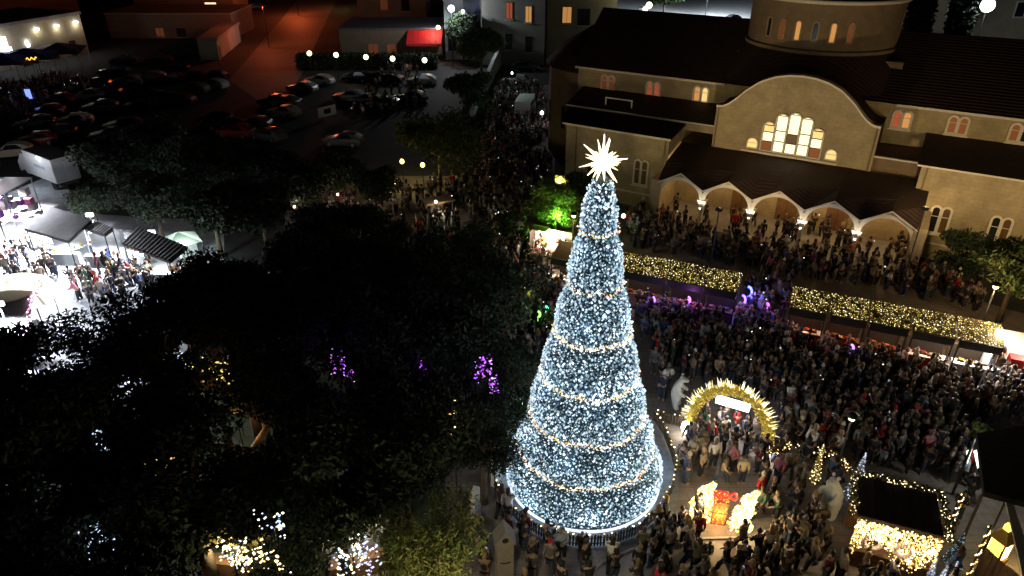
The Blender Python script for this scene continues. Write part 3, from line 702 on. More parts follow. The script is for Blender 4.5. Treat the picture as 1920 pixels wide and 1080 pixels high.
# added floodlight masts that stand in for light falling on the church front
def floodlight(loc, to, label, e, spot=100):
    t = thing('floodlight', label, 'floodlight', (loc[0], loc[1], 0)); h = loc[2]
    MB().lathe([(.1,0),(.05,.3),(.04,h)], 8).build('pole', M_dkmetal, t, smooth=True)
    hd = MB().box(-.2,.2,-.12,.12,-.1,.1).build('lamp_head', M_hood, t); hd.location = (0,0,h+.12)
    rt = aim((loc[0],loc[1],h), to); hd.rotation_euler = (rt[0]-PI/2, 0, rt[2])
    light('added_flood_beam', 'SPOT', (0,0,h+.3), e, (1.0,.7,.3), .15, t, rot=rt, spot=R(spot), blend=.8)
floodlight((*CW(3.5,-9,0)[:2],5.6), CW(4.5,5,8.6), 'added floodlight mast among the crowd facing the gable', 3300, 76)
floodlight((*CW(-9,-8,0)[:2],4.6), CW(-9,2,6.4), 'added floodlight mast by the shrubs facing the left aisle', 2600, 92)
floodlight((*CW(27,-4.5,0)[:2],6.5), CW(21,3.5,4.6), 'added floodlight mast at the far right of the church wall', 2300, 120)
floodlight((*CW(15.2,-3.6,0)[:2],6.2), CW(17.5,3.5,5.0), 'added floodlight mast by the right pier of the porch', 1300, 120)
# small bright lamp by the tree's right edge
lb = thing('party_lamp', 'small bare lamp glowing white on a pole beside the tree top', 'lamp', (*G(1169,405,3.2),0))
MB().tube((0,0,0),(0,0,3.1),.03,n=6).build('pole', M_dkmetal, lb); MB().ball((0,0,3.2),.16,10,8).build('globe', emis('globe_w', WARMW, 5), lb, smooth=True)
light('globe_light', 'POINT', (0,0,3.5), 60, WARMW, .1, lb)

# ---- golden tinsel arch
ab_, bb_ = g3(1290,802), g3(1437,848); rz, span = frame_at(ab_, bb_)
arch = thing('tinsel_arch', 'golden tinsel arch bristling with lit spikes over the walkway', 'arch', (ab_+bb_)/2, rz)
RA = span/2; HA = 3.05
def apnt(t): return Vector((RA*math.cos(t), 0, HA*math.sin(t)**0.85 if math.sin(t) > 0 else 0))
pts = [apnt(PI*i/36) for i in range(37)]
tb = MB()
for a, b in zip(pts[:-1], pts[1:]): tb.tube(a, b, .2, .2, 10, caps=False)
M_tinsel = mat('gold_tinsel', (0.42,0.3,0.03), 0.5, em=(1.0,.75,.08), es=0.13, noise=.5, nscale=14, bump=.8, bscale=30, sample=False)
tb.build('tube', M_tinsel, arch, smooth=True)
P = []; P2 = []
tl = []
for i in range(2600):
    t = random.uniform(0.02, PI-.02); c = apnt(t); rad = Vector((math.cos(t)*1.0, 0, math.sin(t))).normalized(); ph = random.uniform(0, 2*PI)
    off = rad*math.cos(ph)+Vector((0, math.sin(ph), 0)); tl.append(c+off*random.uniform(.18,.32))
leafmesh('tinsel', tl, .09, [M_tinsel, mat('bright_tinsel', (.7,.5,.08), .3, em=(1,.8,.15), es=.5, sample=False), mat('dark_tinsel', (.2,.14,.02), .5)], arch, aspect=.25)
spk = [emis('spike_cream', (1,.93,.66), 2.2), emis('spike_gold', (1,.8,.3), 1.1)]
smb = MB().tube((0,0,0),(0,0,1),.035,.006,4); s_me = None
for i in range(110):
    t = PI*random.uniform(.10,.93); c = apnt(t); rad = Vector((math.cos(t)*.75+random.gauss(0,.18), random.gauss(-.1,.35), math.sin(t)+random.gauss(0,.12))).normalized()
    if s_me is None: so_ = smb.build('spike', spk[0], arch); s_me = so_.data
    else: so_ = link('spike', s_me, arch)
    if i % 3 == 0: so_.material_slots[0].link = 'OBJECT'; so_.material_slots[0].material = spk[1]
    so_.location = c+rad*.15; so_.rotation_euler = rad.to_track_quat('Z','Y').to_euler(); so_.scale = (1,1,random.uniform(.25,.5))
sg = MB().box(-.8,.8,-.28,.05,2.22,2.5); sg.build('sign_box', emis('sign_white', (1,1,.96), 5.0, sample=True), arch)
for x in (-.7,.7): MB().tube((x,-.1,2.5),(x,-.1,2.95),.02,n=5).build('hanger', M_dkmetal, arch)
light('sign_light', 'AREA', (0,-.15,2.15), 90, (1,.97,.88), 1.2, arch, rot=(0,0,0))
for sx in (-1,1):
    fl = MB(); fl.lathe([(.22,0),(.3,.25),(.26,.5),(.02,.62)], 12, (sx*RA,-.35,0)); fl.build('base_lamp', emis('base_lamp', (1,.97,.85), 3.5, sample=True), arch, smooth=True)
    light('base_light', 'POINT', (sx*(RA+.1),-.8,.5), 55, (1,.93,.75), .1, arch)
# small wreath fence and lights from arch towards the right
hl = []
for a, b in (((1440,850),(1480,835)),((1480,835),(1560,850)),((1560,850),(1600,885)),((1230,790),(1285,803))):
    A, B = g3(*a, 1.0), g3(*b, 1.0)
    for i in range(46): hl.append(A.lerp(B, random.random())+Vector((random.gauss(0,.07), random.gauss(0,.07), random.gauss(0,.1))))
hd = thing('garland_rail', 'rope rail with a lit garland from the arch to the kiosk', 'garland', g3(1440,850))
o = bulbs('fairy_lights', [p-Vector(hd.location) for p in hl[:138]], .035, [Y1,Y3,Y2], hd, stretch=.5)
lf = leafmesh('greenery', [p-Vector(hd.location)+Vector((random.gauss(0,.05),random.gauss(0,.05),random.gauss(0,.05))) for p in hl[:138] for _ in range(5)], .09, [M_pine, mat('garland_bronze', (.1,.06,.02), .6)], hd)
pr = MB()
for q in ((1440,850),(1480,835),(1520,842),(1560,850),(1600,885)):
    p = g3(*q)-Vector(hd.location); pr.tube(p, p+Vector((0,0,1.0)), .04, n=6)
pr.build('post', M_dkwood, hd)

# ---- polar bear figures (skinned bodies)
def skin_mesh(name, joints, edges, sub=1, root=0):
    "joints: list of (x,y,z,rx,ry)"
    me = bpy.data.meshes.new(name); me.from_pydata([j[:3] for j in joints], edges, []); me.update()
    o = bpy.data.objects.new(name, me); COL.objects.link(o)
    m = o.modifiers.new('skin', 'SKIN'); m.use_smooth_shade = True
    for i, j in enumerate(joints):
        sv = me.skin_vertices[0].data[i]; sv.radius = (j[3], j[4] if len(j) > 4 else j[3]); sv.use_root = (i == root)
    if sub: s_ = o.modifiers.new('sub', 'SUBSURF'); s_.levels = sub; s_.render_levels = sub
    dg = bpy.context.evaluated_depsgraph_get(); ev = o.evaluated_get(dg)
    out = bpy.data.meshes.new_from_object(ev); out.name = name
    bpy.data.objects.remove(o); bpy.data.meshes.remove(me); return out
M_fur = mat('white_fur', (.62,.62,.6), .95, bump=.6, bscale=40, noise=.12, nscale=6)
def bear(loc, rz, sc, label, m=M_fur):
    t = thing('polar_bear_figure', label, 'bear figure', loc, rz)
    J = [(0,0,.55,.42,.36),(0,0,.95,.38,.33),(.05,0,1.35,.3,.26),(.12,0,1.62,.17,.17),(.22,0,1.84,.22,.2),(.42,0,1.8,.12,.11),(.56,0,1.77,.07,.07),
         (.05,.22,1.3,.14),(.3,.36,1.1,.12),(.52,.3,1.0,.09),(.05,-.22,1.3,.14),(.3,-.36,1.1,.12),(.52,-.3,1.0,.09),
         (.05,.2,.35,.2),(.08,.24,.12,.17),(.28,.26,.08,.13),(.05,-.2,.35,.2),(.08,-.24,.12,.17),(.28,-.26,.08,.13)]
    E = [(0,1),(1,2),(2,3),(3,4),(4,5),(5,6),(2,7),(7,8),(8,9),(2,10),(10,11),(11,12),(0,13),(13,14),(14,15),(0,16),(16,17),(17,18)]
    me = skin_mesh('body', J, E, 2); me.materials.clear(); me.materials.append(m); b = link('body', me, t)
    for y in (-.13,.13):
        MB().ball((.16,y,2.02),.07,8,6).build('ear', m, t, smooth=True)
        MB().ball((.4,y*.6,1.9),.022,6,4).build('eye', M_black, t, smooth=True)
    MB().ball((.63,0,1.79),.045,8,6).build('nose', M_black, t, smooth=True)
    t.scale = (sc,sc,sc); return t
bear(g3(1265,762), R(-25), 1.02, 'large white bear figure standing left of the golden arch')
bear(g3(1283,792), R(-60), .68, 'smaller white bear figure at the foot of the golden arch')
bear(g3(1553,965), R(200), 1.15, 'big cream-white bear figure standing beside the garlanded kiosk')

# ---- gift display with red bows between two flaming light bushes
gd = thing('gift_display', 'glowing wire gift box tied with red bows between bright bushes', 'light display', g3(1345,972), R(-12))
gf = MB()
for x in (-.3,.3):
    for y in (-.35,.35): gf.tube((x,y,0),(x,y,1.3),.02,n=5)
for z_ in (0.02,.65,1.3):
    for a, b in (((-.3,-.35),(.3,-.35)),((.3,-.35),(.3,.35)),((.3,.35),(-.3,.35)),((-.3,.35),(-.3,-.35))): gf.tube((*a,z_),(*b,z_),.015,n=5)
gf.build('wire_frame', M_dkmetal, gd)
P = []
for i in range(420):
    f = random.randrange(5); u_, v_ = random.uniform(-1,1), random.random()
    P.append([(u_*.3,-.36,v_*1.3),(u_*.3,.36,v_*1.3),(-.31,u_*.35,v_*1.3),(.31,u_*.35,v_*1.3),(u_*.3,(v_-.5)*.7,1.32)][f])
bulbs('string_lights', P, .024, [emis('gift_orange', (1,.4,.08), 1.0), emis('gift_amber', (1,.62,.15), 1.6), emis('gift_red', (1,.15,.05), 0.7)], gd, stretch=.8)
MB().box(-.28,.28,-.33,.33,0.02,1.24).build('glowing_box', mat('gift_wrap', (.5,.16,.05), .7, em=(1,.45,.1), es=.06, noise=.4, nscale=8, sample=False), gd)
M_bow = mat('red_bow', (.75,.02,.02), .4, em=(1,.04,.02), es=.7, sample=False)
for x in (-.3,.3):
    bw = MB()
    for s in (-1,1):
        pp = [Vector((x+s*(.15+.15*math.cos(q)), -.1+.05*math.sin(q*2), 1.5+.17*math.sin(q))) for q in np.linspace(0,2*PI,15)]
        bw.path(pp, .05, 6)
    bw.ball((x,-.12,1.5),.07,8,6); bw.build('bow', M_bow, gd, smooth=True)
light('gift_light', 'POINT', (0,-.6,.6), 45, (1,.5,.15), .1, gd)
def light_bush(p, h, w, label, e):
    t = thing('light_bush', label, 'lit bush', p, 0, 'blazing light bushes by the gift display')
    P = []; 
    for i in range(1500):
        z_ = h*random.random()**.8; r = w*(1-.65*z_/h)*math.sqrt(random.random())*(1+.3*math.sin(9*z_)); a = random.uniform(0,2*PI)
        P.append((r*math.cos(a)+.22*z_+.09*math.sin(7*z_), r*math.sin(a), z_))
    bulbs('string_lights', P, .05, [emis('bush_white', (1,.9,.55), 3.2), emis('bush_yellow', (1,.75,.25), 2.2), emis('bush_amber', (1,.55,.1), 1.1)], t, stretch=1.4, sdir=np.array((.25,0,1.0)))
    tw = MB()
    for i in range(7): a = i*.9; tw.tube((0,0,0),(w*.5*math.cos(a)+.1,w*.5*math.sin(a),h*.8),.018,.006,5)
    tw.build('twigs', M_wood, t)
    light('bush_light', 'POINT', (0,-.55,h*.7), e, (1,.8,.4), .15, t); light('bush_light', 'POINT', (.2,.5,h*.8), e*.5, (1,.8,.4), .15, t)
light_bush(g3(1303,972), 2.0, .48, 'left blazing bush of warm lights beside the gift box', 130)
light_bush(g3(1382,988), 2.0, .44, 'right blazing bush of warm lights beside the gift box', 130)

# ---- garlanded kiosk, lower right
K = [g3(1608,892,2.8), g3(1761,927,2.8), g3(1766,1006,2.8), g3(1605,965,2.8)]
kc = (K[0]+K[1]+K[2]+K[3])/4; krz = math.atan2(K[2].y-K[3].y, K[2].x-K[3].x); kw_ = (K[2]-K[3]).length; kd = ((K[0]-K[3]).length+(K[1]-K[2]).length)/2
kio = thing('garlanded_kiosk', 'wooden kiosk with flat dark roof and gold light curtain', 'kiosk', (kc.x, kc.y, 0), krz)
hw, hd_ = kw_/2, kd/2
MB().box(-hw,hw,-hd_,hd_,2.7,2.8).build('roof', mat('kiosk_roof', (.02,.008,.006), .85, noise=.3), kio)
for i in range(9):
    x = -hw+.02+i*(2*hw-.04)/9; MB().box(x+.012,x+(2*hw-.04)/9-.012,-hd_+.01,hd_-.01,2.801,2.83).build('roof_board', mat('kiosk_roof', (.02,.008,.006), .85), kio)
for x in (-hw+.1,hw-.1):
    for y in (-hd_+.1,hd_-.1): MB().box(x-.05,x+.05,y-.05,y+.05,0,2.69).build('post', M_wood, kio)
MB().box(-hw+.16,hw-.16,-hd_+.06,-hd_+.5,0,1.0).build('counter', M_wood, kio); MB().box(-hw+.16,hw-.16,hd_-.12,hd_-.08,0,2.65).build('back_wall', M_wood, kio)
MB().box(-hw+.05,hw-.05,-hd_-.08,-hd_+.56,1.002,1.05).build('counter_top', M_wood, kio)
P = []
for i in range(1500):
    x = random.uniform(-hw,hw); top = 2.72; drop = .9+.5*math.sin(x*2.6)+random.random()*.8
    P.append((x, -hd_-.06+random.gauss(0,.03)-.1*random.random(), top-random.random()*drop))
bulbs('light_curtain', P, np.random.default_rng(3).uniform(.014,.034,len(P)), [Y1,Y2,Y3,Gn[3]], kio, stretch=1.6, sdir=np.array((.15,0,-1.0)))
P = []; Q = []
for i in range(330):
    e_ = random.random()
    if e_ < .45: p = (random.uniform(-hw-.1,hw+.15), hd_+.1, 2.85)
    elif e_ < .75: p = (hw+.22, random.uniform(-hd_,hd_+.1), 2.8)
    else: p = (-hw-.1, random.uniform(-hd_,hd_+.1), 2.8)
    p = Vector(p)+Vector((random.gauss(0,.06),random.gauss(0,.07),random.gauss(0,.07))); P.append(p)
bulbs('fairy_lights', P[:190], .032, [Y1,Y2], kio, stretch=.5)
leafmesh('garland', [p+Vector((random.gauss(0,.05),random.gauss(0,.05),random.gauss(0,.05))) for p in P for _ in range(7)], .08, [M_pine, mat('garland_bronze', (.1,.06,.02), .6)], kio)
for x in (-.75,.35):   # pale wreaths on the curtain
    wr = MB()
    pp = [Vector((x+.3*math.cos(q), -hd_-.16, 1.75+.3*math.sin(q))) for q in np.linspace(0,2*PI,17)]; wr.path(pp, .09, 7)
    wr.build('wreath', mat('pale_wreath', (.55,.4,.42), .8, noise=.5, nscale=18, bump=.6), kio, smooth=True)
light('kiosk_light', 'POINT', (-.6,-hd_-.35,2.2), 60, (1,.78,.4), .1, kio); light('kiosk_light', 'POINT', (.9,-hd_-.35,2.0), 60, (1,.78,.4), .1, kio)
light('kiosk_light', 'POINT', (0,0,2.3), 25, (1,.75,.45), .1, kio)
def tinsel_tree(p, h, w, label, mats, cat='tinsel tree', n=900, glow=None, lights=True):
    t = thing('tinsel_tree', label, cat, p)
    MB().tube((0,0,0),(0,0,h*.95),.035,.015,6).build('trunk', M_dkwood, t)
    L = []
    for i in range(n):
        z_ = .15+(h-.15)*random.random()**1.3; r = w*(1-(z_/h))*math.sqrt(random.random()); a = random.uniform(0,2*PI); L.append((r*math.cos(a), r*math.sin(a), z_))
    leafmesh('needles', L, .08, mats, t, aspect=.25)
    if lights: bulbs('string_lights', L[:n//8], .025, glow, t, stretch=.8)
    return t
M_silver = mat('silver_tinsel', (.55,.6,.7), .3, em=(.6,.7,1), es=.12, sample=False); M_blue_t = mat('blue_tinsel', (.03,.09,.16), .5)
tinsel_tree(g3(1597,935), 2.7, .5, 'silver tinsel tree at the left rear corner of the kiosk', [M_silver, M_blue_t], glow=[emis('ice_w', (.9,.95,1), 1.5)])
tinsel_tree(g3(1782,1062), 1.9, .45, 'dark blue frosted tree at the right front corner of the kiosk', [M_blue_t, M_pine], glow=[emis('ice_d', (.5,.75,.9), .6)])
tinsel_tree(g3(1525,905), 2.3, .3, 'slim gold lit cone tree between the arch and the kiosk', [M_tinsel, M_pine], glow=[Y1,Y2], n=700)
for i, (x, y) in enumerate(((1741,1085),(1760,1100),(1779,1092))):
    o = tinsel_tree(g3(x, y), 1.2, .18, 'thin silver tinsel tree in the row before the kiosk', [M_silver], n=260, glow=[emis('ice_w', (.9,.95,1), 1.5)]); o['group'] = 'thin silver trees before the kiosk'
# vertical strings of lights on the poles right of the kiosk
for (a, b, lab) in (((1806,1100),(1790,905),'tall pole wound with gold lights right of the kiosk'), ((1772,1010),(1772,960),'short pole wound with gold lights at the kiosk corner')):
    p = g3(*a); t = thing('light_pole', lab, 'light pole', p); h = 3.4 if a[0] == 1806 else 2.6
    MB().tube((0,0,0),(0,0,h),.04,n=7).build('pole', M_dkwood, t)
    bulbs('fairy_lights', [(.06*math.cos(k*.9), .06*math.sin(k*.9), h*k/46) for k in range(46)], .036, [Y1,Y2,Y3], t, stretch=.5)
# ---- lantern house and timber fence at the lower right edge
lt = thing('giant_lantern', 'giant yellow lantern glowing on a timber deck near the right edge', 'lantern', g3(1862,1050,0), R(25))
LP = emis('lantern_pane', (1,.72,.12), 2.2, sample=True); LP2 = emis('lantern_pane_hot', (1,.88,.35), 4.5, sample=True)
MB().box(-.35,.35,-.35,.35,0,.3).build('base', M_wood, lt)
for k in range(4):
    M_ = Matrix.Rotation(k*PI/2, 4, 'Z')
    MB().box(-.24,.24,-.31,-.29,.38,1.2,M_).build('pane', LP if k % 2 else LP2, lt)
    MB().box(-.33,-.27,-.33,-.27,.3,1.28,M_).build('corner_post', M_dkwood, lt)
    MB().add([M_ @ Vector(v) for v in ((-.4,-.4,1.3),(.4,-.4,1.3),(.1,-.1,1.75),(-.1,-.1,1.75))], [(0,1,2,3)]).build('roof_side', mat('lantern_roof', (.4,.26,.05), .6), lt)
MB().box(-.12,.12,-.12,.12,1.76,2.0).build('cap', LP, lt)
light('lantern_light', 'POINT', (0,-.6,.9), 80, (1,.66,.2), .12, lt)
tf = thing('timber_screen', 'brown timber board screen between the lantern and the kiosk lights', 'screen', g3(1826,1075), R(-70))
for i in range(11): MB().box(i*.2,i*.2+.185,-.02,.02,0,1.5+random.uniform(-.02,.02)).build('board', M_wood, tf).rotation_euler = (random.uniform(-.01,.01),0,0)
for z_ in (.3,1.2): MB().box(0,2.2,.021,.06,z_,z_+.09).build('rail', M_dkwood, tf)
# dark flat marquee and its pale edge
C4 = [g3(1832,812,3.6), g3(2050,775,3.6), g3(2050,975,3.6), g3(1846,922,3.6)]
mq = thing('dark_marquee', 'big flat black marquee roof filling the right edge', 'marquee', C4[0])
rel = [p-C4[0] for p in C4]
MB().add([r for r in rel]+[r-Vector((0,0,.25)) for r in rel], [(0,1,2,3)[::-1],(4,5,6,7),(0,1,5,4),(1,2,6,5),(2,3,7,6),(3,0,4,7)]).build('roof', mat('black_canvas', (.012,.014,.02), .7, noise=.4, bump=.3, bscale=3), mq)
for r in rel: MB().tube((r.x*.97,r.y*.97,-3.6),(r.x*.97,r.y*.97,-.25),.06,n=6).build('post', M_dkmetal, mq)
aw = thing('pale_awning', 'narrow pale awning strip slanting down the lower right edge', 'awning', g3(1888,935,3))
A_ = [g3(1884,932,3.0), g3(1900,945,3.0), g3(1955,1110,3.0), g3(1925,1110,3.0)]
MB().add([p-A_[0] for p in A_]+[p-A_[0]-Vector((0,0,.08)) for p in A_], [(0,1,2,3),(7,6,5,4),(0,4,5,1),(1,5,6,2),(2,6,7,3),(3,7,4,0)]).build('canvas', mat('awning_canvas', (.5,.45,.36), .8, noise=.15), aw)
for k in (0,3): p = A_[k]-A_[0]; MB().tube((p.x+.05,p.y-.05,-3.0),(p.x+.05,p.y-.05,-.08),.04,n=6).build('post', M_dkwood, aw)
aw.location = A_[0]
# white pennant, spotlight glare put into the cloth's emission, with green plant
pn = thing('white_pennant', 'white pennant with spotlight glare glowing from its cloth, beside the black marquee', 'pennant', g3(1826,918), 0)
MB().tube((0,0,0),(-.05,0,2.6),.03,n=6).build('pole', M_white, pn)
MB().add([(-.05,-.02,2.7),(-.72,-.02,2.3),(-.05,-.02,.9),(-.05,.02,2.7),(-.72,.02,2.3),(-.05,.02,.9)], [(0,1,2),(5,4,3),(0,3,4,1),(1,4,5,2),(2,5,3,0)]).build('cloth', mat('pennant_cloth_glow', (.85,.9,.85), .8, em=(.9,1,.9), es=2.5, sample=False), pn)
MB().add([(-.85,-.02,2.5),(-1.05,-.02,2.3),(-.8,-.02,1.6),(-.85,.02,2.5),(-1.05,.02,2.3),(-.8,.02,1.6)], [(0,1,2),(5,4,3),(0,3,4,1),(1,4,5,2),(2,5,3,0)]).build('cloth', MATS['pennant_cloth_glow'], pn)
MB().box(-.5,-.35,-.65,-.5,1.7,1.8).build('spot_head', M_hood, pn)
light('spot_light', 'POINT', (-.5,-.6,2.8), 90, (.95,1,.9), .1, pn)
# ---- white slabs and the smiling post left of the tree
sl = MB().prism([(-.32,-.1),(.32,-.1),(.32,.1),(-.32,.1)], 0, 1.75); sl.add([(-.32,-.1,1.75),(.32,-.1,1.75),(.32,.1,1.75),(-.32,.1,1.75),(.12,-.1,1.95),(.12,.1,1.95)], [(0,1,4),(2,3,5),(1,2,5,4),(3,0,4,5)])
o = sl.build('white_slab', M_white); o.location = g3(930,905); o.rotation_euler = (0,R(3),R(62)); tag(o, 'white display slab standing at the fence left of the tree', 'display slab')
sl2 = copy_tree(o); sl2.location = g3(893,975); sl2.rotation_euler = (0,R(-2),R(70)); sl2['label'] = 'white display slab farther from the tree, near the park trees'; 
hp = thing('smiling_post', 'stone grey post with pointed top, round hole and painted smile', 'post figure', g3(946,1085), R(8))
MB().box(-.33,.33,-.3,.3,0,2.3).build('body', mat('pale_stone_post', (.2,.18,.155), .85, noise=.15, bump=.2), hp)
hm = MB(); hm.add([(-.42,-.36,2.3),(.42,-.36,2.3),(0,-.36,2.95),(-.42,.36,2.3),(.42,.36,2.3),(0,.36,2.95)], [(0,1,2),(5,4,3),(1,4,5,2),(3,0,2,5),(0,3,4,1)]); hm.build('pointed_top', mat('pale_stone_post', (.33,.29,.25)), hp)
MB().tube((0,-.37,2.55),(0,-.355,2.55),.13,n=18).build('hole', M_black, hp)
MB().path([Vector((.2*math.cos(q), -.315, 1.35+.1*math.sin(q))) for q in np.linspace(PI*1.1,PI*1.9,9)], .022, 5).build('smile', M_black, hp)

# ================================================================== TREES
def fol(name, c): return mat(name, c, .85, noise=.35, nscale=1.4)
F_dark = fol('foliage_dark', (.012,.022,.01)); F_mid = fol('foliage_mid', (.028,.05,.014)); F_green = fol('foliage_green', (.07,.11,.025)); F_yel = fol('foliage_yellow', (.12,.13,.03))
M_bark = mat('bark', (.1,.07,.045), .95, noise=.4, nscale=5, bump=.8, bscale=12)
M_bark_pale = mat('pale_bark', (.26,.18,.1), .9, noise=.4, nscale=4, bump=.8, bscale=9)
def tree(loc, h, rad, label, mats, n=7000, leaf=.13, squash=.6, trunk=True, name='pine_tree', cat='tree', group=None, seed=0, aspect=.4, lobes=13, bark=None, low=.45):
    rs = random.Random(seed)
    t = thing(name, label, cat, loc, rs.uniform(0,6), group)
    cz = h*.68; LB = []
    for i in range(lobes):
        a = i*2.4+rs.uniform(-.3,.3); rr = rad*.68*math.sqrt((i+.5)/lobes); zz = cz+rs.uniform(-1,1)*(h*.3)*(1-rr/rad*.6)
        LB.append((Vector((rr*math.cos(a), rr*math.sin(a), zz)), rad*rs.uniform(.3,.5)))
    k = MB(); top = Vector((0,0,h*low)); k.tube((0,0,0), top, max(.12,h*.03), max(.08,h*.02), 9)
    for c, r in LB: m = top.lerp(c, .5)+Vector((0,0,-.1*r)); k.tube(top, m, h*.012, h*.008, 6); k.tube(m, c, h*.008, .02, 5)
    k.build('trunk', bark or M_bark, t, smooth=True)
    P = np.zeros((n,3)); idx = rng.integers(0, lobes, n); d = rng.normal(size=(n,3)); d /= np.linalg.norm(d,axis=1)[:,None]
    C = np.array([tuple(c) for c,_ in LB]); Rr = np.array([r for _,r in LB])
    q = rng.random(n)**.4; P = C[idx]+d*(Rr[idx]*q)[:,None]*np.array([1,1,squash])+rng.normal(size=(n,3))*.08*rad/3
    mi = np.minimum(len(mats)-1, (rng.random(n)*len(mats)).astype(int))
    o = leafmesh('crown', P, leaf, mats, t, kindstuff=False, aspect=aspect, mi=mi)
    return t
def tree_copy(t, loc, label, sc=1.0, rz=None):
    c = copy_tree(t); c.location = loc; c['label'] = label; c.scale = (sc,sc,sc*random.uniform(.92,1.1)); c.rotation_euler = (0,0,random.uniform(0,6.28) if rz is None else rz); return c
protos = [tree((0,0,0), 9.5, 3.0, 'x', [F_dark,F_dark,F_mid], n=9000, seed=s, group='dark park trees', leaf=.14) for s in (1,2,3)]
def inpoly(x, y, P):
    r = False; j = len(P)-1
    for i in range(len(P)):
        if (P[i][1] > y) != (P[j][1] > y) and x < (P[j][0]-P[i][0])*(y-P[i][1])/(P[j][1]-P[i][1])+P[i][0]: r = not r
        j = i
    return r
mass = [(-60,720),(30,700),(120,640),(190,625),(320,560),(440,530),(520,490),(560,450),(640,455),(730,450),(820,465),(870,510),(890,580),(930,635),(965,680),(955,740),(905,785),(850,830),(800,880),(790,930),(700,990),(640,1080),(600,1200),(-60,1200)]
gaps = [(808,1010,60),(800,1080,70),(462,1056,46),(668,1048,40),(182,1025,34),(692,985,16),(400,702,26),(470,805,36),(632,698,26),(906,708,18),(300,965,14),(510,985,14),(225,860,8),(360,1000,14),(850,790,8)]
placed = []; rnd = random.Random(11)
near_words = ['beside the amber lit trunks','near the glowing stall at the bottom','by the purple lights','close to the bright fairground','along the plaza edge','deep in the dark park','at the lower edge of the park']
def park_word(x, y):
    if x < 260 and y < 760: return 'close to the bright fairground'
    if y > 930 and x < 300: return 'near the blue-white string lights'
    if y > 930: return 'near the glowing park stalls'
    if x > 780: return 'along the plaza edge'
    if y < 560: return 'on the far edge of the park'
    if 560 < x and y < 800: return 'around the purple lights'
    if x < 560 and 640 < y < 900 and x > 300: return 'beside the amber lit trunks'
    return 'deep in the dark park'
PARK = []
for k in range(9000):
    x, y = rnd.uniform(-60,980), rnd.uniform(440,1180)
    if not inpoly(x, y, mass): continue
    ppm = FPX*(cP*(y-540)/FPX+sP)/(HC-6.5); r_px = (2.6 if k < 3500 else 1.7)*ppm
    if any(math.hypot(x-a, y-b) < r_px*.66+g for a,b,g in gaps): continue
    if any(math.hypot(x-a, y-b) < (.38 if k < 3500 else .42)*(r_px+rp) for a,b,rp,_ in placed): continue
    placed.append((x,y,r_px,k >= 3500))
size_words = ['broad','tall','leaning','ragged','rounded','slim','spreading','bushy']
print('park trees', len(placed))
for i, (x, y, r_px, small) in enumerate(placed):
    p = g3(x, y, 6.5 if not small else 4.6); sc = rnd.uniform(.86,1.08)*(.68 if small else 1); t0 = protos[i % 3]
    lab = '%s dark pine %s%s' % (size_words[i % 8], 'of low height ' if small else '', park_word(x,y))
    if i < 3: t0.location = (p.x,p.y,0); t0['label'] = lab
    else: tree_copy(t0, (p.x,p.y,0), lab, sc)
for x, y, sc, lab in ((958,668,.62,'low dark pine nearest the left side of the big tree'),(940,735,.6,'low dark pine between the violet lights and the tree fence'),(905,800,.62,'low dark pine above the white slabs'),(900,470,.62,'low dark pine at the crowd left of the white booth'),(880,415,.5,'very low dark pine beside the small amber-edged stall')):
    p = g3(x, y, 4.4); tree_copy(protos[0], (p.x,p.y,0), lab, sc)
# smaller trees that close the remaining dark between the big crowns
gproto = tree((0,0,0), 6.2, 2.9, 'x', [F_dark,F_mid,F_dark], n=6000, leaf=.17, squash=.7, seed=9, name='leafy_tree', group='dim green trees by the car park')
for i, (x, y, s, lab) in enumerate([(205,300,1,'dim green tree right behind the white truck'),(290,285,1.1,'dim green tree below the parked cars'),(385,315,1.15,'dim green tree in the middle of the verge'),
    (470,300,1,'dim green tree under the dark parked saloon'),(285,365,.95,'dim green tree above the small kiosk roofs'),(395,385,1.1,'dim green tree at the edge of the fair'),(485,375,1.05,'dim green tree where the verge meets the park'),
    (575,330,.9,'dim green tree beside the standing people'),(640,300,.75,'small dim tree by the covered car'),(520,310,.9,'dim green tree between the verge and the car park'),(700,325,.8,'dim green tree left of the yellow lamps'),(340,255,.7,'low dim tree among the parked cars'),(160,345,.7,'low dim tree beside the box truck'),(600,395,.85,'dim green tree behind the standing people'),(430,260,.7,'low dim tree at the car park edge')]):
    p = g3(x, y, 4.2)
    if i == 0: gproto.location = (p.x,p.y,0); gproto['label'] = lab; gproto.scale = (s,s,s)
    else: tree_copy(gproto, (p.x,p.y,0), lab, s)
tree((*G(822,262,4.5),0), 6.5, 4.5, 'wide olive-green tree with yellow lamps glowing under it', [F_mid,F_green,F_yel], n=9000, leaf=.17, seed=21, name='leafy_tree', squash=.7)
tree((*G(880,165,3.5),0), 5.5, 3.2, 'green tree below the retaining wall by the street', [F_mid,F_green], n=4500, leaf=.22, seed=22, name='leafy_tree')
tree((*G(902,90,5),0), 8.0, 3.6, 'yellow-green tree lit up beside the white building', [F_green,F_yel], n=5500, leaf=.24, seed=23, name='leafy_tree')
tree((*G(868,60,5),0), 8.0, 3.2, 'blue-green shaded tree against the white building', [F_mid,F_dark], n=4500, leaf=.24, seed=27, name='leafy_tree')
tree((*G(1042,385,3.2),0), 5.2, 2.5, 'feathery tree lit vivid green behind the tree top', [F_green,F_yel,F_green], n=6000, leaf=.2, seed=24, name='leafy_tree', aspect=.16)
tree((*G(1095,345,2.5),0), 4.2, 1.9, 'dark shrub tree below the left church window', [F_dark,F_mid], n=3500, leaf=.16, seed=28, name='leafy_tree')
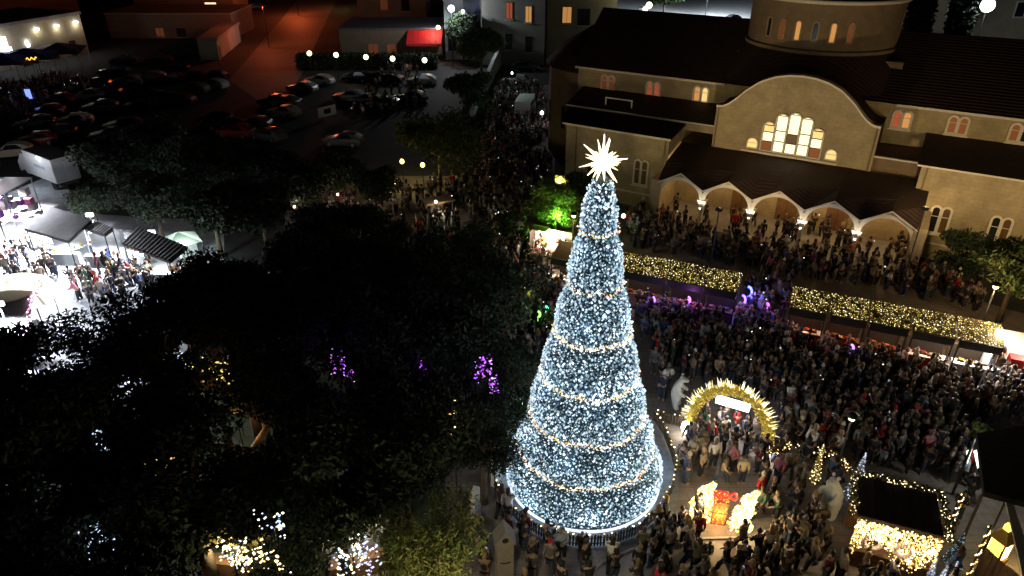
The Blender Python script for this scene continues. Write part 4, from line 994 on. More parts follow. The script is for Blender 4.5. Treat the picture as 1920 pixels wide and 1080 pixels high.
tree((*G(1905,515,3.5),0), 6.0, 3.0, 'leafy tree by the right church wall glowing around a lamp', [F_green,F_yel,F_mid], n=6500, leaf=.19, seed=25, name='leafy_tree', aspect=.25)
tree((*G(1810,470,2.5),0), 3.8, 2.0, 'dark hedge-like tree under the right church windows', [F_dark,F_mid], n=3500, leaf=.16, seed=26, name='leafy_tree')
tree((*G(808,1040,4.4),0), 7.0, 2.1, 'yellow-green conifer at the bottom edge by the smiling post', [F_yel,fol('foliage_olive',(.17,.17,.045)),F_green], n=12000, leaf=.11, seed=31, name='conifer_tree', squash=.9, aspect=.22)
tree((*G(960,430,2.2),0), 3.6, 1.2, 'small dark tree in the crowd left of the white booth', [F_dark,F_mid], n=2500, leaf=.15, seed=33, name='leafy_tree')
for x, y, lab in ((1812,838,'potted green plant lit beside the white pennant'),):
    tree(g3(x, y+30), 2.6, .55, lab, [F_green,F_yel], n=700, leaf=.14, seed=34, name='lit_plant', cat='plant', lobes=5)
def onY_(px, py, Y):
    a = (px-960)/FPX; b = (py-540)/FPX; d = (a, cP-b*sP, -sP-b*cP); t = Y/d[1]; return d[0]*t, HC+d[2]*t
for x, lab in ((1718,'dark cypress between the pale walls behind the dome'),(1795,'dark cypress left of the bright floodlight')):
    q_ = onY_(x, 60, 112); p = Vector((q_[0],112,0)); t = thing('cypress_tree', lab, 'tree', (p.x,p.y,0)); MB().tube((0,0,0),(0,0,3),.3,.2,7).build('trunk', M_bark, t)
    P = []
    for i in range(3500): z_ = 1+19*random.random(); r = 2.0*math.sin(PI*min(1,(z_+2)/22))**.6*math.sqrt(random.random()); a = random.uniform(0,6.28); P.append((r*math.cos(a), r*math.sin(a), z_))
    leafmesh('crown', P, .45, [F_dark], t, kindstuff=False)
# bare, amber-lit trunks in the park clearing
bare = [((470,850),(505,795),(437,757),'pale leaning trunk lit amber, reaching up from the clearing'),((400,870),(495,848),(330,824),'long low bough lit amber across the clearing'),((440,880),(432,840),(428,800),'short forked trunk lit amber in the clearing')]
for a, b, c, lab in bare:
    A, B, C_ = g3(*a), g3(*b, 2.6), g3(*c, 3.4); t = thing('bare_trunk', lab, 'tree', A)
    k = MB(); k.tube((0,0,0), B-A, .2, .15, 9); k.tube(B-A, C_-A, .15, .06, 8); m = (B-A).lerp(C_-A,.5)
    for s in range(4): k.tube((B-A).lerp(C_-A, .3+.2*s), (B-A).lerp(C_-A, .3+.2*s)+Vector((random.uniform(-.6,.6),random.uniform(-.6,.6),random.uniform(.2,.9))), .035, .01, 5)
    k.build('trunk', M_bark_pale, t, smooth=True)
def park_lamp(px, py, h, label, e, col, r=.14, es=5, cat='lamp', vis=True):
    p = g3(px, py, 0); t = thing('park_lamp', label, cat, p); MB().tube((0,0,0),(0,0,h-r),.035,.03,6).build('pole', M_dkmetal, t)
    MB().ball((0,0,h),r,12,8).build('globe', emis('lampcol_%d_%d_%d_%d' % (*[int(c*99) for c in col], int(es*10)), col, es), t, smooth=True)
    light('lamp_light', 'POINT', (0,0,h+r+.06), e, col, r, t); return t
park_lamp(462,862,2.2,'amber garden lamp between the bare lit trunks', 110, (1,.5,.16), .07, 2)
park_lamp(692,1010,2.2,'white globe lamp shining through the park crowns', 60, (.9,.95,1), .3, 4)
PUR = (.62,.12,1.0)
for i, (x, y) in enumerate(((628,702),(648,715),(900,695),(915,722),(780,700))):
    tree(g3(x, y+4), 1.9, .95, 'small round bush glowing violet, %s' % ['left of the violet lamp','right of the violet lamp','behind the plaza side violet lamp','before the plaza side violet lamp','beside the faint violet lamp'][i], [fol('foliage_pale', (.16,.17,.13))], n=900, leaf=.09, seed=40+i, name='round_bush', cat='bush', lobes=7, low=.2)
# tents and stalls under the park trees
def tent(px, py, w, d, h, rz, label, m, lcol, e, lamp_h=1.9, name='market_tent'):
    t = thing(name, label, 'tent', g3(px, py), rz)
    MB().add([(-w/2,-d/2,h),(w/2,-d/2,h),(w/2,d/2,h),(-w/2,d/2,h),(0,0,h+.7)], [(0,1,4),(1,2,4),(2,3,4),(3,0,4)]).build('canopy', m, t)
    for sx in (-1,1):
        for sy in (-1,1): MB().tube((sx*w/2*.98,sy*d/2*.98,0),(sx*w/2*.98,sy*d/2*.98,h),.03,n=6).build('leg', M_dkmetal, t)
    MB().box(-w/2+.1,w/2-.1,-d/2+.05,-d/2+.5,0,.9).build('counter', M_wood, t)
    MB().box(-w/2+.1,w/2-.1,d/2-.2,d/2-.15,0,h-.02).build('back_cloth', M_cloth['grey'], t)
    light('tent_light', 'POINT', (0,-d/2-.1,lamp_h), e, lcol, .1, t)
    MB().ball((0,-d/2-.1,lamp_h+.22),.09,8,6).build('bulb', emis('tent_bulb', (1,.9,.65), 8), t, smooth=True); return t
tent(462,1062,2.6,1.6,2.1,R(-10),'warm glowing tent at the bottom edge of the park',canvas('yellow_canvas',(.5,.4,.12)),(1,.82,.45),150)
tent(668,1060,2.4,1.5,2.1,R(20),'glowing tent by the conifer with violet goods',canvas('white_canvas',(.6,.58,.54)),(1,.88,.7),120)
tent(405,712,2.8,1.8,2.2,R(5),'beige dimly lit tent with a yellow lamp at its corner',M_cloth['grey'],(1,.85,.5),42)
tent(300,905,1.6,1.2,1.9,R(15),'tiny red-brown stall glimpsed through the crowns',M_cloth['red'],(1,.6,.3),30)
tent(548,1000,1.6,1.2,1.9,R(-15),'small cream stall glimpsed behind the bottom tents',M_cloth['white'],(1,.8,.5),34)
yf = thing('flower_lamp', 'round yellow flower-shaped lamp beside the beige tent', 'lamp', g3(355,722)); MB().tube((0,0,0),(0,0,1.5),.03,n=5).build('stem', M_dkmetal, yf)
for k in range(9):
    a = k*2*PI/9; MB().tube((0,0,1.6),(.3*math.cos(a),.12*math.sin(a),1.6+.3*math.sin(a)),.05,.09,6).build('petal', emis('petal_yellow', (1,.68,.1), 1.8), yf)
# fairy-light clusters; violet and blaze ones added in place of lit leaves and stalls
def string_cluster(px, py, n, sx, sy, label, mats, z=6.2, size=.035):
    q_ = G(px, py, z); t = thing('string_lights', label, 'string lights', (q_[0],q_[1],0)); cl = [(random.gauss(0,sx), random.gauss(0,sy)) for _ in range(5)]; P = [(cl[i % 5][0]+random.gauss(0,sx*.35), cl[i % 5][1]+random.gauss(0,sy*.4), z+.4*math.sin(i)+random.random()*.5) for i in range(n)]
    bulbs('fairy_lights', P, np.random.default_rng(n).uniform(.014,.05,len(P)), mats, t, stretch=1.2); c = MB()
    for i in range(0, len(P)-1, 2): c.tube(P[i], P[i+1], .006, n=3)
    c.build('cable', M_black, t); MB().tube((0,0,0),(0,0,z),.03,n=5).build('pole', M_dkmetal, t); return t
B1 = emis('bulb_blue_white', (.6,.74,1), 1.3)
V1 = [emis('bulb_violet', (.5,.1,1), 1.6), emis('bulb_magenta', (.75,.2,1), 1.3), emis('bulb_lilac', (.7,.5,1), 1.6), emis('bulb_dark_violet', (.3,.04,.6), .7)]
for x, y, n, sx, sy, lab, ms, e in ((183,1026,90,.3,.2,'cluster of blue-white fairy lights at the lower left of the park',[B1],8),(229,1050,30,.12,.12,'small blue-white light cluster beside the bigger one',[B1],0),
    (345,688,14,.12,.1,'white sparkle of lights over the beige tent',[B1],0),(190,838,18,.14,.1,'lonely white light cluster in the dark park',[B1],0),(300,880,20,.3,.2,'faint amber lights left of the lit trunks',[Y3,Gn[0]],0),
    (850,790,24,.06,.3,'thin amber light string by the plaza edge',[Y3,Y1],0),(500,528,22,.3,.15,'white lights twinkling at the far park edge',[B1],0),(440,1060,80,.36,.2,'added white-gold blaze of bulbs above the left park tent',[Y2,Y1,B1],14),(488,1062,60,.3,.2,'added gold blaze of bulbs above the right side of the park tent',[Y2,Y1],10),
    (515,990,34,.26,.1,'short cream light chain above the bottom tents',[Y2,B1],0),(662,1045,75,.3,.24,'added cream blaze of bulbs beside the conifer',[Y2,B1],12),(692,1062,40,.14,.14,'violet-white light cluster beside the conifer',[V1[2],B1],0),(395,706,60,.5,.2,'dim cream lights over the beige tent',[Gn[2],Gn[0]],6),
    (635,690,60,.16,.16,'added violet bulb cluster for lit leaves among the left park crowns',V1,10),(652,708,40,.14,.08,'added low magenta bulb cluster right of the violet one',V1,6),(903,698,70,.16,.18,'added violet bulb cluster for lit leaves nearest the plaza',V1,10),(925,728,40,.16,.1,'added magenta bulb cluster nearest the plaza',V1,5),(790,708,30,.2,.1,'added faint violet bulbs between the two violet clusters',[V1[3],V1[0]],3),(765,665,16,.1,.2,'dim grey-violet lights high between the crowns',[V1[3]],0),(412,622,16,.12,.08,'small pale violet light cluster over the far park',[V1[3]],0)):
    t = string_cluster(x, y, n, sx, sy, lab, ms)
    if e: light('string_light', 'POINT', (0,0,6.9), e, tuple(ms[0].node_tree.nodes['Principled BSDF'].inputs['Emission Color'].default_value[:3]), .3, t)
# yellow glow under the wide tree beyond the park
for x, y, lab in ((757,345,'yellow lamp glowing beneath the wide olive tree'),(795,352,'second yellow lamp nearer the path under the olive tree')): park_lamp(x,y,2.2,lab,190,(1,.8,.22),.22,2.5)
park_lamp(640,420,2.6,'dim warm lamp over the far park path', 75, (1,.78,.55),.1,4); park_lamp(820,430,2.4,'lamp above the small lit stall by the path', 90, (1,.88,.6),.12,6)
park_lamp(560,440,2.4,'dim lamp where people stand by the verge', 60, (1,.8,.62),.1,4); park_lamp(745,400,2.6,'dim brown-red lamp near the sandy patch', 50, (1,.6,.42),.1,3)
for x, y, sc_, c_ in ((822,418,1,'white'),): 
    t = thing('small_stall', 'small stall with an amber roof edge beside the path', 'market stall', g3(x,y), R(28)); MB().box(-1.2,1.2,-.7,.7,2.0,2.1).build('roof', M_dkwood, t); MB().box(-1.25,1.25,-.78,-.71,1.98,2.12).build('fascia', M_wood, t)
    MB().box(-1.1,1.1,-.6,-.2,0,.9).build('counter', M_white, t)
    for a in (-1.1,1.1):
        for b in (-.6,.6): MB().tube((a,b,0),(a,b,1.99),.03,n=5).build('post', M_dkwood, t)
    light('stall_light','POINT',(0,-.9,1.7),45,WARMW,.1,t)

# ================================================================== FAIRGROUND, LEFT
FC = (.88,.93,1.0)
def mast(px, py, h, label, e, col=FC, r=.25, es=12):  # floodlight mast, added to stand in for the glare over the fair
    p = g3(px,py); t = thing('added_light_mast', label, 'light mast', p); MB().tube((0,0,0),(0,0,h),.05,n=7).build('pole', M_dkmetal, t)
    MB().box(-r,r,-.08,.08,h-.12,h+.12).build('lamp_head', emis('added_lamp_glow', (.95,.98,1), es), t); light('added_mast_light','SPOT',(0,-.25,h-.2),e*1.5,col,.15,t,rot=(R(-28),0,0),spot=R(150),blend=.3); return t
def corr_roof(name, label, C, h, ridge=True, lit=None, stripes=26):
    "flat-sloped corrugated roof on four posts; C four ground pixels of the eaves"
    o = C[0]; t = thing(name, label, 'kiosk', (o.x,o.y,0)); r = [p-Vector((o.x,o.y,0)) for p in C]
    mb = MB(); n = stripes*2
    for i in range(n):
        a0 = r[0].lerp(r[3], i/n); a1 = r[0].lerp(r[3], (i+1)/n); b0 = r[1].lerp(r[2], i/n); b1 = r[1].lerp(r[2], (i+1)/n)
        u0 = Vector((0,0,.05*(i % 2))); u1 = Vector((0,0,.05*((i+1) % 2))); mb.add([a0+u0,a1+u1,b1+u1,b0+u0], [(0,1,2,3)])
    mb.build('corrugated_roof', mat('corrugated_sheet', (.34,.33,.34), .45, metal=.3, noise=.15), t)
    bx = MB(); vs = [p-Vector((0,0,.03)) for p in r]+[p-Vector((0,0,.2)) for p in r]; bx.add(vs, [(4,5,6,7),(0,1,5,4),(1,2,6,5),(2,3,7,6),(3,0,4,7)]); bx.build('roof_edge', M_dkmetal, t)
    for p in r: q = p.lerp((r[0]+r[2])/2,.06); MB().tube((q.x,q.y,0),(q.x,q.y,q.z-.2),.05,n=6).build('post', M_dkmetal, t)
    c = (r[0]+r[2])/2
    MB().box(c.x-1.2,c.x+1.2,c.y-.8,c.y-.4,0,.95).build('counter', M_white, t); MB().box(c.x-1.3,c.x+1.3,c.y+.6,c.y+.66,0,2.4).build('back_wall', M_white, t)
    if lit: MB().box(c.x-.8,c.x+.8,c.y-.05,c.y+.05,2.45,2.52).build('tube_lamp', emis('tube_lamp', (.95,.97,1), 12), t); light('kiosk_light','SPOT',(c.x,c.y-.6,2.4),lit*2,FC,.15,t,rot=(R(-30),0,0),spot=R(150),blend=.3)
    return t
corr_roof('corrugated_kiosk','kiosk with grey corrugated roof, blazing white inside',[g3(45,428,2.9),g3(96,388,3.1),g3(172,412,3.1),g3(128,452,2.9)],3,lit=1300)
corr_roof('dark_roof_kiosk','narrow blue-grey roof joined to the corrugated kiosk',[g3(158,428,2.8),g3(176,412,2.8),g3(212,428,2.8),g3(196,440,2.8)],3,lit=600,stripes=8)
corr_roof('long_roof_kiosk','long low dark roof with a pale front edge by the trees',[g3(228,455,2.7),g3(258,425,3.0),g3(352,462,3.0),g3(318,490,2.7)],3,lit=420,stripes=14)
gt = tent(350,505,2.6,2.2,2.3,R(35),'pale green-white tent at the end of the fair row',canvas('pale_green_canvas',(.6,.7,.62)),(.8,1,.9),420,2.0)
rt = thing('round_tent', 'cream round tent roof at the left edge of the fair', 'tent', (*G(28,545,3),0)); MB().lathe([(2.3,2.5),(2.0,3.1),(1.2,3.6),(.02,3.9)],18).build('canopy', canvas('cream_canvas',(.66,.64,.5)), rt, smooth=True)
light('tent_light','POINT',(0,-.4,2.4),900,FC,.2,rt); MB().ball((0,-.4,2.75),.14,8,6).build('added_tent_lamp', emis('added_lamp_glow',(.95,.98,1),12), rt, smooth=True)  # inner lamp added to brighten the canopy
for k in range(8): a = k*PI/4; MB().tube((2.2*math.cos(a),2.2*math.sin(a),0),(2.2*math.cos(a),2.2*math.sin(a),2.55),.04,n=5).build('post', M_white, rt)
corr_roof('striped_roof_ride','big grey ribbed roof edged with pink bulbs at the left edge',[g3(-60,640,3.0),g3(-60,560,3.2),g3(62,548,3.2),g3(46,634,3.0)],3,lit=900,stripes=30)
pb = thing('pink_light_string','pink bulb string along the edge of the ribbed roof','string lights',g3(58,590,3.3)); P = []
for i in range(150): q = g3(70,520,3.3).lerp(g3(42,655,3.1), random.random()) if i < 110 else g3(70,520,3.3).lerp(g3(0,515,3.3), random.random()); P.append(q-Vector(pb.location)+Vector((random.gauss(0,.1),random.gauss(0,.1),random.gauss(0,.08))))
bulbs('fairy_lights', P, .06, [emis('bulb_pink',(1,.25,.5),2.2),emis('bulb_pinkwhite',(1,.75,.85),3)], pb, stretch=.6)
mast(112,462,2.9,'added white floodlight on a short mast before the corrugated kiosk',9000); mast(188,468,2.9,'added white floodlight on a short mast under the narrow blue-grey roof',8000); mast(50,700,4.6,'added white floodlight at the lower left of the fair',8000); mast(20,472,6.6,'added tall white floodlight before the round tent',9000); mast(15,400,3.0,'added pinkish-white floodlight by the left edge',3500,(1,.88,.92)); mast(300,498,2.7,'added white floodlight before the long low roof',2600)
fx = thing('funfair_stand','pink and white funfair stand crowded at the left edge','funfair stand',g3(15,410))
for i in range(26): MB().box(*(lambda x,y,z,s:(x-s,x+s,y-s,y+s,z,z+2*s))(random.uniform(-1.6,1.6),random.uniform(-1.6,1.6),random.uniform(0,2.2),random.uniform(.12,.32))).build('display_box', M_cloth[random.choice(['pink','white','white','grey','purple'])], fx)
MB().box(-1.9,1.9,-1.9,1.9,2.9,3.0).build('canopy', M_white, fx)
light('stand_light','POINT',(-1.0,-2.4,3.6),900,(1,.85,.92),.2,fx)
for a in (-1.8,1.8):
    for b in (-1.8,1.8): MB().tube((a,b,0),(a,b,2.9),.05,n=5).build('post', M_white, fx)

# ================================================================== VEHICLES
def car_mesh(mb_, L=4.3, W=1.75, H=1.45, kind='hatch'):
    "body shell lofted from stations"
    St = [(-L/2,.35,.62,.62,.78,.70),(-L/2+.15,.25,.75,.75,.86,.8),(-L*.28,.2,.88,.9,.875,.82),(-L*.16,.2,.9,1.0,.875,.8),(-L*.02,.2,.92,H-.03,.875,.62),(L*.18,.2,.93,H,.875,.62),(L*.34,.2,.94,H-.12,.87,.64),(L/2-.12,.25,.92,.98,.84,.72),(L/2,.38,.7,.72,.78,.7)]
    if kind == 'pickup': St = [(-L/2,.4,.8,.8,.85,.8),(-L/2+.2,.35,.95,.95,.9,.86),(-L*.26,.3,1.0,1.02,.92,.86),(-L*.12,.3,1.05,1.65,.92,.68),(L*.1,.3,1.05,1.68,.92,.68),(L*.13,.3,1.05,1.07,.92,.88),(L/2-.1,.35,1.05,1.06,.92,.88),(L/2,.4,1.0,1.01,.9,.86)]
    vs = []; fs = []; k = 10
    for x, zb, zm, zt, wm, wt in St:
        wm *= W/1.75; wt *= W/1.75
        half = [(wm*.92,zb),(wm,zb+(zm-zb)*.5),(wm*.97,zm),(wt,zt-.02),(wt*.6,zt)]
        vs += [(x,-y,z) for y,z in half]+[(x,y,z) for y,z in half[::-1]]
    for s in range(len(St)-1):
        for i in range(k): fs.append((s*k+i, s*k+(i+1)%k, (s+1)*k+(i+1)%k, (s+1)*k+i))
    n = len(St); fs += [tuple(range(k))[::-1], tuple(range((n-1)*k, n*k))]
    mb_.add(vs, fs); return St
CARPAINT = {n: mat('car_'+n, c, .25, metal=.0) for n, c in dict(white=(.62,.64,.66), silver=(.32,.34,.36), black=(.012,.012,.015), blue=(.03,.05,.12), red=(.2,.015,.012), cream=(.45,.42,.3), grey=(.09,.095,.1)).items()}
M_tyre = mat('tyre', (.015,.015,.015), .9); M_rim = mat('wheel_rim', (.35,.35,.36), .35, metal=.7); M_cg = mat('car_glass', (.015,.018,.022), .08)
M_hl = mat('headlight_glass', (.6,.6,.6), .1); M_tl = mat('tail_light', (.35,.01,.01), .2)
def make_car(kind):
    t = thing('parked_car', 'x', 'car'); mb = MB(); L = 4.3 if kind == 'hatch' else 5.1; St = car_mesh(mb, L=L, kind=kind); mb.build('body', CARPAINT['silver'], t, smooth=False)
    W = .875
    if kind == 'hatch': xs = (-L*.15,-L*.03,L*.18,L*.335,L*.46); H = 1.45
    else: xs = (-L*.245,-L*.125,L*.1,L*.12,L*.13); H = 1.68
    z0 = .93 if kind == 'hatch' else 1.08
    MB().add([(xs[0]-.02,-.7,z0+.06),(xs[0]-.02,.7,z0+.06),(xs[1]-.03,.56,H-.03),(xs[1]-.03,-.56,H-.03)], [(0,1,2,3)]).build('windscreen', M_cg, t)
    for s in (-1,1):
        w = MB().add([(xs[0]+.22,s*(W+.005),z0+.01),(xs[3]-.05,s*(W+.005),z0+.01),(xs[2]+.1,s*.675,H-.08),(xs[1]+.06,s*.675,H-.08)], [(0,1,2,3)]); w.build('side_window', M_cg, t)
        MB().box(-L/2-.01,-L/2+.12,s*.62-.13,s*.62+.13,.62,.74).build('headlight', M_hl, t); MB().box(L/2-.08,L/2+.012,s*.64-.1,s*.64+.1,.7,.86).build('tail_light', M_tl, t)
        MB().box(xs[0]+.1,xs[0]+.25,s*.95-.08,s*.95+.08,z0,z0+.12).build('mirror', M_black, t)
        for x in (-L*.31, L*.3):
            wh = MB().tube((x,s*.72,.32),(x,s*.9,.32),.32,n=16).build('wheel', M_tyre, t); MB().tube((x,s*.9,.32),(x,s*.912,.32),.19,n=12).build('rim', M_rim, wh)
    MB().add([(xs[4]+.012,-.66,z0+.06),(xs[4]+.012,.66,z0+.06),(xs[3]-.05,.58,H-.16),(xs[3]-.05,-.58,H-.16)], [(3,2,1,0)]).build('rear_window', M_cg, t)
    return t
carp = {'hatch': None, 'pickup': None}
CARS = [(285,152,8,'silver','pale car with a bright roof rim in the middle row'),(365,174,-12,'grey','dark car catching two small reflections'),(402,166,-20,'silver','silver car nose beside the dark middle car'),(268,205,5,'black','black car with a shining roof reflection'),
 (140,235,18,'cream','cream-lit car parked above the black one'),(108,258,22,'black','black car with a yellow-lit windscreen'),(22,293,20,'cream','cream-lit car nearest the white truck'),(70,272,24,'red','dark red car between the cream and black cars'),(232,243,25,'grey','grey car parked above the green trees'),
 (568,172,-18,'silver','silver car with blue sheen, left of a pair'),(600,158,-15,'white','white-grey car, right of the pair near the street'),(476,240,-5,'grey','grey car parked by the left path bend'),(535,218,-25,'silver','silver car beside the grey car by the path'),(505,262,-28,'grey','grey car lowest in the car park'),
 (645,272,-8,'grey','low grey covered car by the verge'),(792,158,-5,'white','white-roofed car near the row of globe lamps'),(772,190,-20,'blue','dark blue car with one shining headlight'),(190,208,15,'grey','dim car behind the black car'),(180,165,12,'black','dim black car at the back left'),
 (235,120,8,'grey','dim car under the long parapet'),(300,118,4,'red','dark red car under the oval lamp'),(355,112,0,'black','black car next to the orange lit wall'),(330,135,3,'black','black car in the unlit back row'),(215,140,8,'blue','dark blue car in the unlit back row'),(425,30,30,'red','red-lit car parked up the orange street'),(480,18,30,'black','farthest car on the orange street'),(985,133,178,'black','black car behind the white pickup')]
def put_car(kind, x, y, a, col, lab, grp='cars in the dark car park'):
    if carp[kind] is None: t = make_car(kind); carp[kind] = t
    else: t = copy_tree(carp[kind])
    t.location = g3(x, y); t.rotation_euler = (0,0,R(a)); t['label'] = lab; t['group'] = grp
    b = [c for c in t.children if c.name.startswith('body')][0]; b.material_slots[0].link = 'OBJECT'; b.material_slots[0].material = CARPAINT[col]; return t
for c in CARS: put_car('hatch', *c)
for r_, (xa, ya, xb, yb, n_, an, lab) in enumerate(((250,182,350,196,4,-10,'middle row'),(150,190,215,178,2,14,'left lane'),(505,196,545,200,2,-18,'right row'),(640,185,735,205,3,-12,'right row near the standing people'),(395,225,455,262,3,-16,'lane above the green trees'),(225,160,420,150,5,2,'back row'),(190,262,330,262,4,8,'front row before the green trees'),(120,185,60,250,3,20,'left edge lane'),(655,150,745,158,3,-8,'row behind the hedge lamps'))):
    for k_ in range(n_):
        f_ = (k_+.5)/n_; col_ = random.choice(['black','black','grey','blue','silver','red']); put_car('hatch', xa+(xb-xa)*f_, ya+(yb-ya)*f_, an+random.uniform(-6,6), col_, 'dim %s car in the %s of the car park' % (col_, lab))
tk = put_car('pickup', 975, 163, 175, 'white', 'white pickup parked by the church apse'); tk['category'] = 'pickup'; tk.name = 'pickup_truck'; del tk['group']
sg_ = thing('tipped_sign_board', 'pale green-white oblong board standing among the cars', 'sign board', g3(615,222), R(50)); MB().box(-1.3,1.3,-.04,.04,.3,1.5).build('board', M_white, sg_); MB().box(-.5,.5,-.06,-.041,.6,1.2).build('dark_panel', M_black, sg_)
for s in (-1,1): MB().tube((s*1.1,0,0),(s*1.1,0,.3),.03,n=5).build('leg', M_dkmetal, sg_)
# white box truck
p0, p1, p2 = g3(112,360), g3(50,334), g3(150,338); trz = math.atan2((p1-p0).y, (p1-p0).x)
tr = thing('box_truck', 'white box truck parked by the fair with its doors facing the trees', 'truck', p0, trz); Lt = 5.4
MB().box(0,Lt,-2.2,0,.75,3.0).build('cargo_box', M_white, tr); MB().box(.05,Lt-.05,-2.15,-.05,3.001,3.05).build('box_roof', mat('truck_roof', (.05,.045,.05), .7), tr)
for y in (-1.65,-.55): MB().box(-.04,-.003,y-.5,y+.5,.85,2.9).build('rear_door', mat('truck_door', (.5,.56,.58), .5), tr)
cab = MB().box(Lt+.15,Lt+2.0,-2.1,-.1,.6,1.5); cab.add([(Lt+.15,-2.1,1.501),(Lt+1.9,-2.1,1.501),(Lt+1.9,-.1,1.501),(Lt+.15,-.1,1.501),(Lt+.15,-1.95,2.4),(Lt+1.3,-1.95,2.4),(Lt+1.3,-.25,2.4),(Lt+.15,-.25,2.4)], [(4,5,6,7),(0,1,5,4),(1,2,6,5),(2,3,7,6),(3,0,4,7)]); cb_ = cab.build('cab', M_white, tr)
MB().add([(Lt+1.92,-1.95,1.56),(Lt+1.92,-.25,1.56),(Lt+1.38,-.35,2.32),(Lt+1.38,-1.85,2.32)], [(0,1,2,3)]).build('windscreen', M_cg, tr)
MB().box(0,Lt+1.9,-1.8,-.4,.45,.74).build('chassis', M_black, tr)
for x in (.9,Lt+1.0):
    for y in (-2.15,-.3): MB().tube((x,y,.42),(x,y+.25,.42),.42,n=16).build('wheel', M_tyre, tr)
light('added_truck_light','POINT',(2.2,2.6,3.2),260,FC,.2,tr); MB().box(2.0,2.4,.003,.14,2.75,2.9).build('added_side_lamp', emis('added_lamp_glow',(.95,.98,1),12), tr)  # lamp added to whiten the side of the truck
MB().box(1.6,3.7,.001,.012,1.75,2.05).build('side_lettering_band', mat('faint_lettering', (.4,.44,.5), .6), tr)

# ================================================================== BUILDINGS BEHIND
def onY(px, py, Y):
    a = (px-960)/FPX; b = (py-540)/FPX; d = (a, cP-b*sP, -sP-b*cP); t = Y/d[1]; return d[0]*t, HC+d[2]*t
def front_building(name, label, x0, x1, yb, top, depth, m, wins=(), roofm=None, parapet=True):
    Y = G((x0+x1)/2, yb)[1]; X0 = onY(x0, yb, Y)[0]; X1 = onY(x1, yb, Y)[0]; t = thing(name, label, 'building', (X0, Y, 0)); W = X1-X0
    MB().box(0,W,0,depth,0,top).build('wall', m, t); MB().box(-.15,W+.15,-.15,depth+.15,top+.001,top+.25).build('roof', roofm or M_concrete, t)
    for px, py, w, h, wm in wins:
        X, Z = onY(px, py, Y); f = MB().box(X-X0-w/2-.1,X-X0+w/2+.1,-.05,-.002,Z-h/2-.1,Z+h/2+.1).build('window', M_dkmetal if wm is M_glass_dk else M_stone_dk, t)
        MB().box(X-X0-w/2,X-X0+w/2,-.07,-.051,Z-h/2,Z+h/2).build('pane', wm, f); MB().box(X-X0-w/2-.15,X-X0+w/2+.15,-.2,-.003,Z-h/2-.25,Z-h/2-.13).build('sill', M_trim, f)
        MB().box(X-X0-.03,X-X0+.03,-.085,-.071,Z-h/2,Z+h/2).build('glazing_bar', M_dkmetal, f)
    return t
M_apt = mat('grey_green_render', (.34,.34,.3), .9, noise=.15, nscale=.6); M_beige = mat('beige_render', (.36,.31,.22), .9, noise=.15, nscale=.5); M_whitewall = mat('white_render', (.6,.63,.66), .8, noise=.12, nscale=.6)
front_building('apartment_building','grey-green apartment building with small deep windows',905,1020,122,22,12,M_apt,[(955,20,.9,2.3,M_win_red),(991,27,.9,2.3,M_win_warm),(954,78,.9,2.2,M_glass_dk),(991,83,.9,2.2,M_glass_dk)])
front_building('corner_building','beige corner building with an amber window and arched opening',1024,1150,108,20,10,M_apt,[(1063,28,1.4,2.4,M_win_warm),(1095,32,1.8,2.4,M_glass_dk),(1073,95,1,2,M_glass_dk)])
wb = front_building('white_building','white building washed by a bright lamp beside the red awning',836,900,112,24,10,M_whitewall,[(885,30,2.6,9,mat('blue_shade_glass',(.04,.05,.09),.3)),(848,80,1.2,2.4,M_glass_dk)])
bm_ = front_building('low_roof_building','low building with slate-blue roof and red awning',640,830,104,4.2,12,M_stone_dk,[(700,92,1.6,1.6,M_win_dim),(735,93,1.6,1.6,M_win_dim)],mat('slate_roof',(.09,.11,.15),.5,noise=.2))
aY = G(795,104)[1]; aX0 = onY(768,104,aY)[0]; aX1 = onY(832,104,aY)[0]; ox = bm_.location.x
M_aw = mat('red_awning_canvas', (.55,.015,.02), .7, noise=.15)
for i in range(6):
    a = aX0+(aX1-aX0)*i/6-ox; b = aX0+(aX1-aX0)*(i+1)/6-ox-.03; MB().add([(a,-3.2,2.5),(b,-3.2,2.5),(b,-.2,4.1),(a,-.2,4.1),(a,-3.2,2.1),(b,-3.2,2.1)], [(0,1,2,3),(4,5,1,0)]).build('awning_panel', M_aw, bm_)
light('awning_light','POINT',(aX1-ox-1.5,-1.2,5.2),420,(1,.6,.4),.2,bm_); MB().ball((aX1-ox-.6,-1.2,4.7),.35,10,8).build('awning_lamp', emis('awning_lamp',(1,.8,.5),7), bm_, smooth=True)
front_building('rear_beige_building','beige wall rising behind the slate-blue roof',672,800,34,14,10,M_beige,[(720,8,1.6,2.2,M_win_dim),(760,10,1.6,2.2,M_glass_dk)])
front_building('parapet_building','long low building with a pale parapet edge and oval lamp',208,440,72,4.3,12,M_stone_dk,[(300,60,1.5,1.4,M_win_dim),(340,61,1.5,1.4,M_glass_dk)],M_beige)
front_building('upper_beige_building','beige building above the parapet with a curved lit front',255,440,20,12,10,M_beige,[(395,9,2.6,1.0,M_win_bright)])
def wall_building(name, label, a, b, h, depth, m):
    A, B = g3(*a), g3(*b); rz, L = frame_at(A, B); t = thing(name, label, 'building', A, rz); MB().box(0,L,0,depth,0,h).build('wall', m, t); MB().box(-.2,L+.2,-.25,depth,h+.001,h+.5).build('parapet', M_concrete, t); return t, L
lbld, LL = wall_building('downlit_building','yellowish building front with three downlights at the top left',(-60,148),(168,98),6.2,14,M_beige)
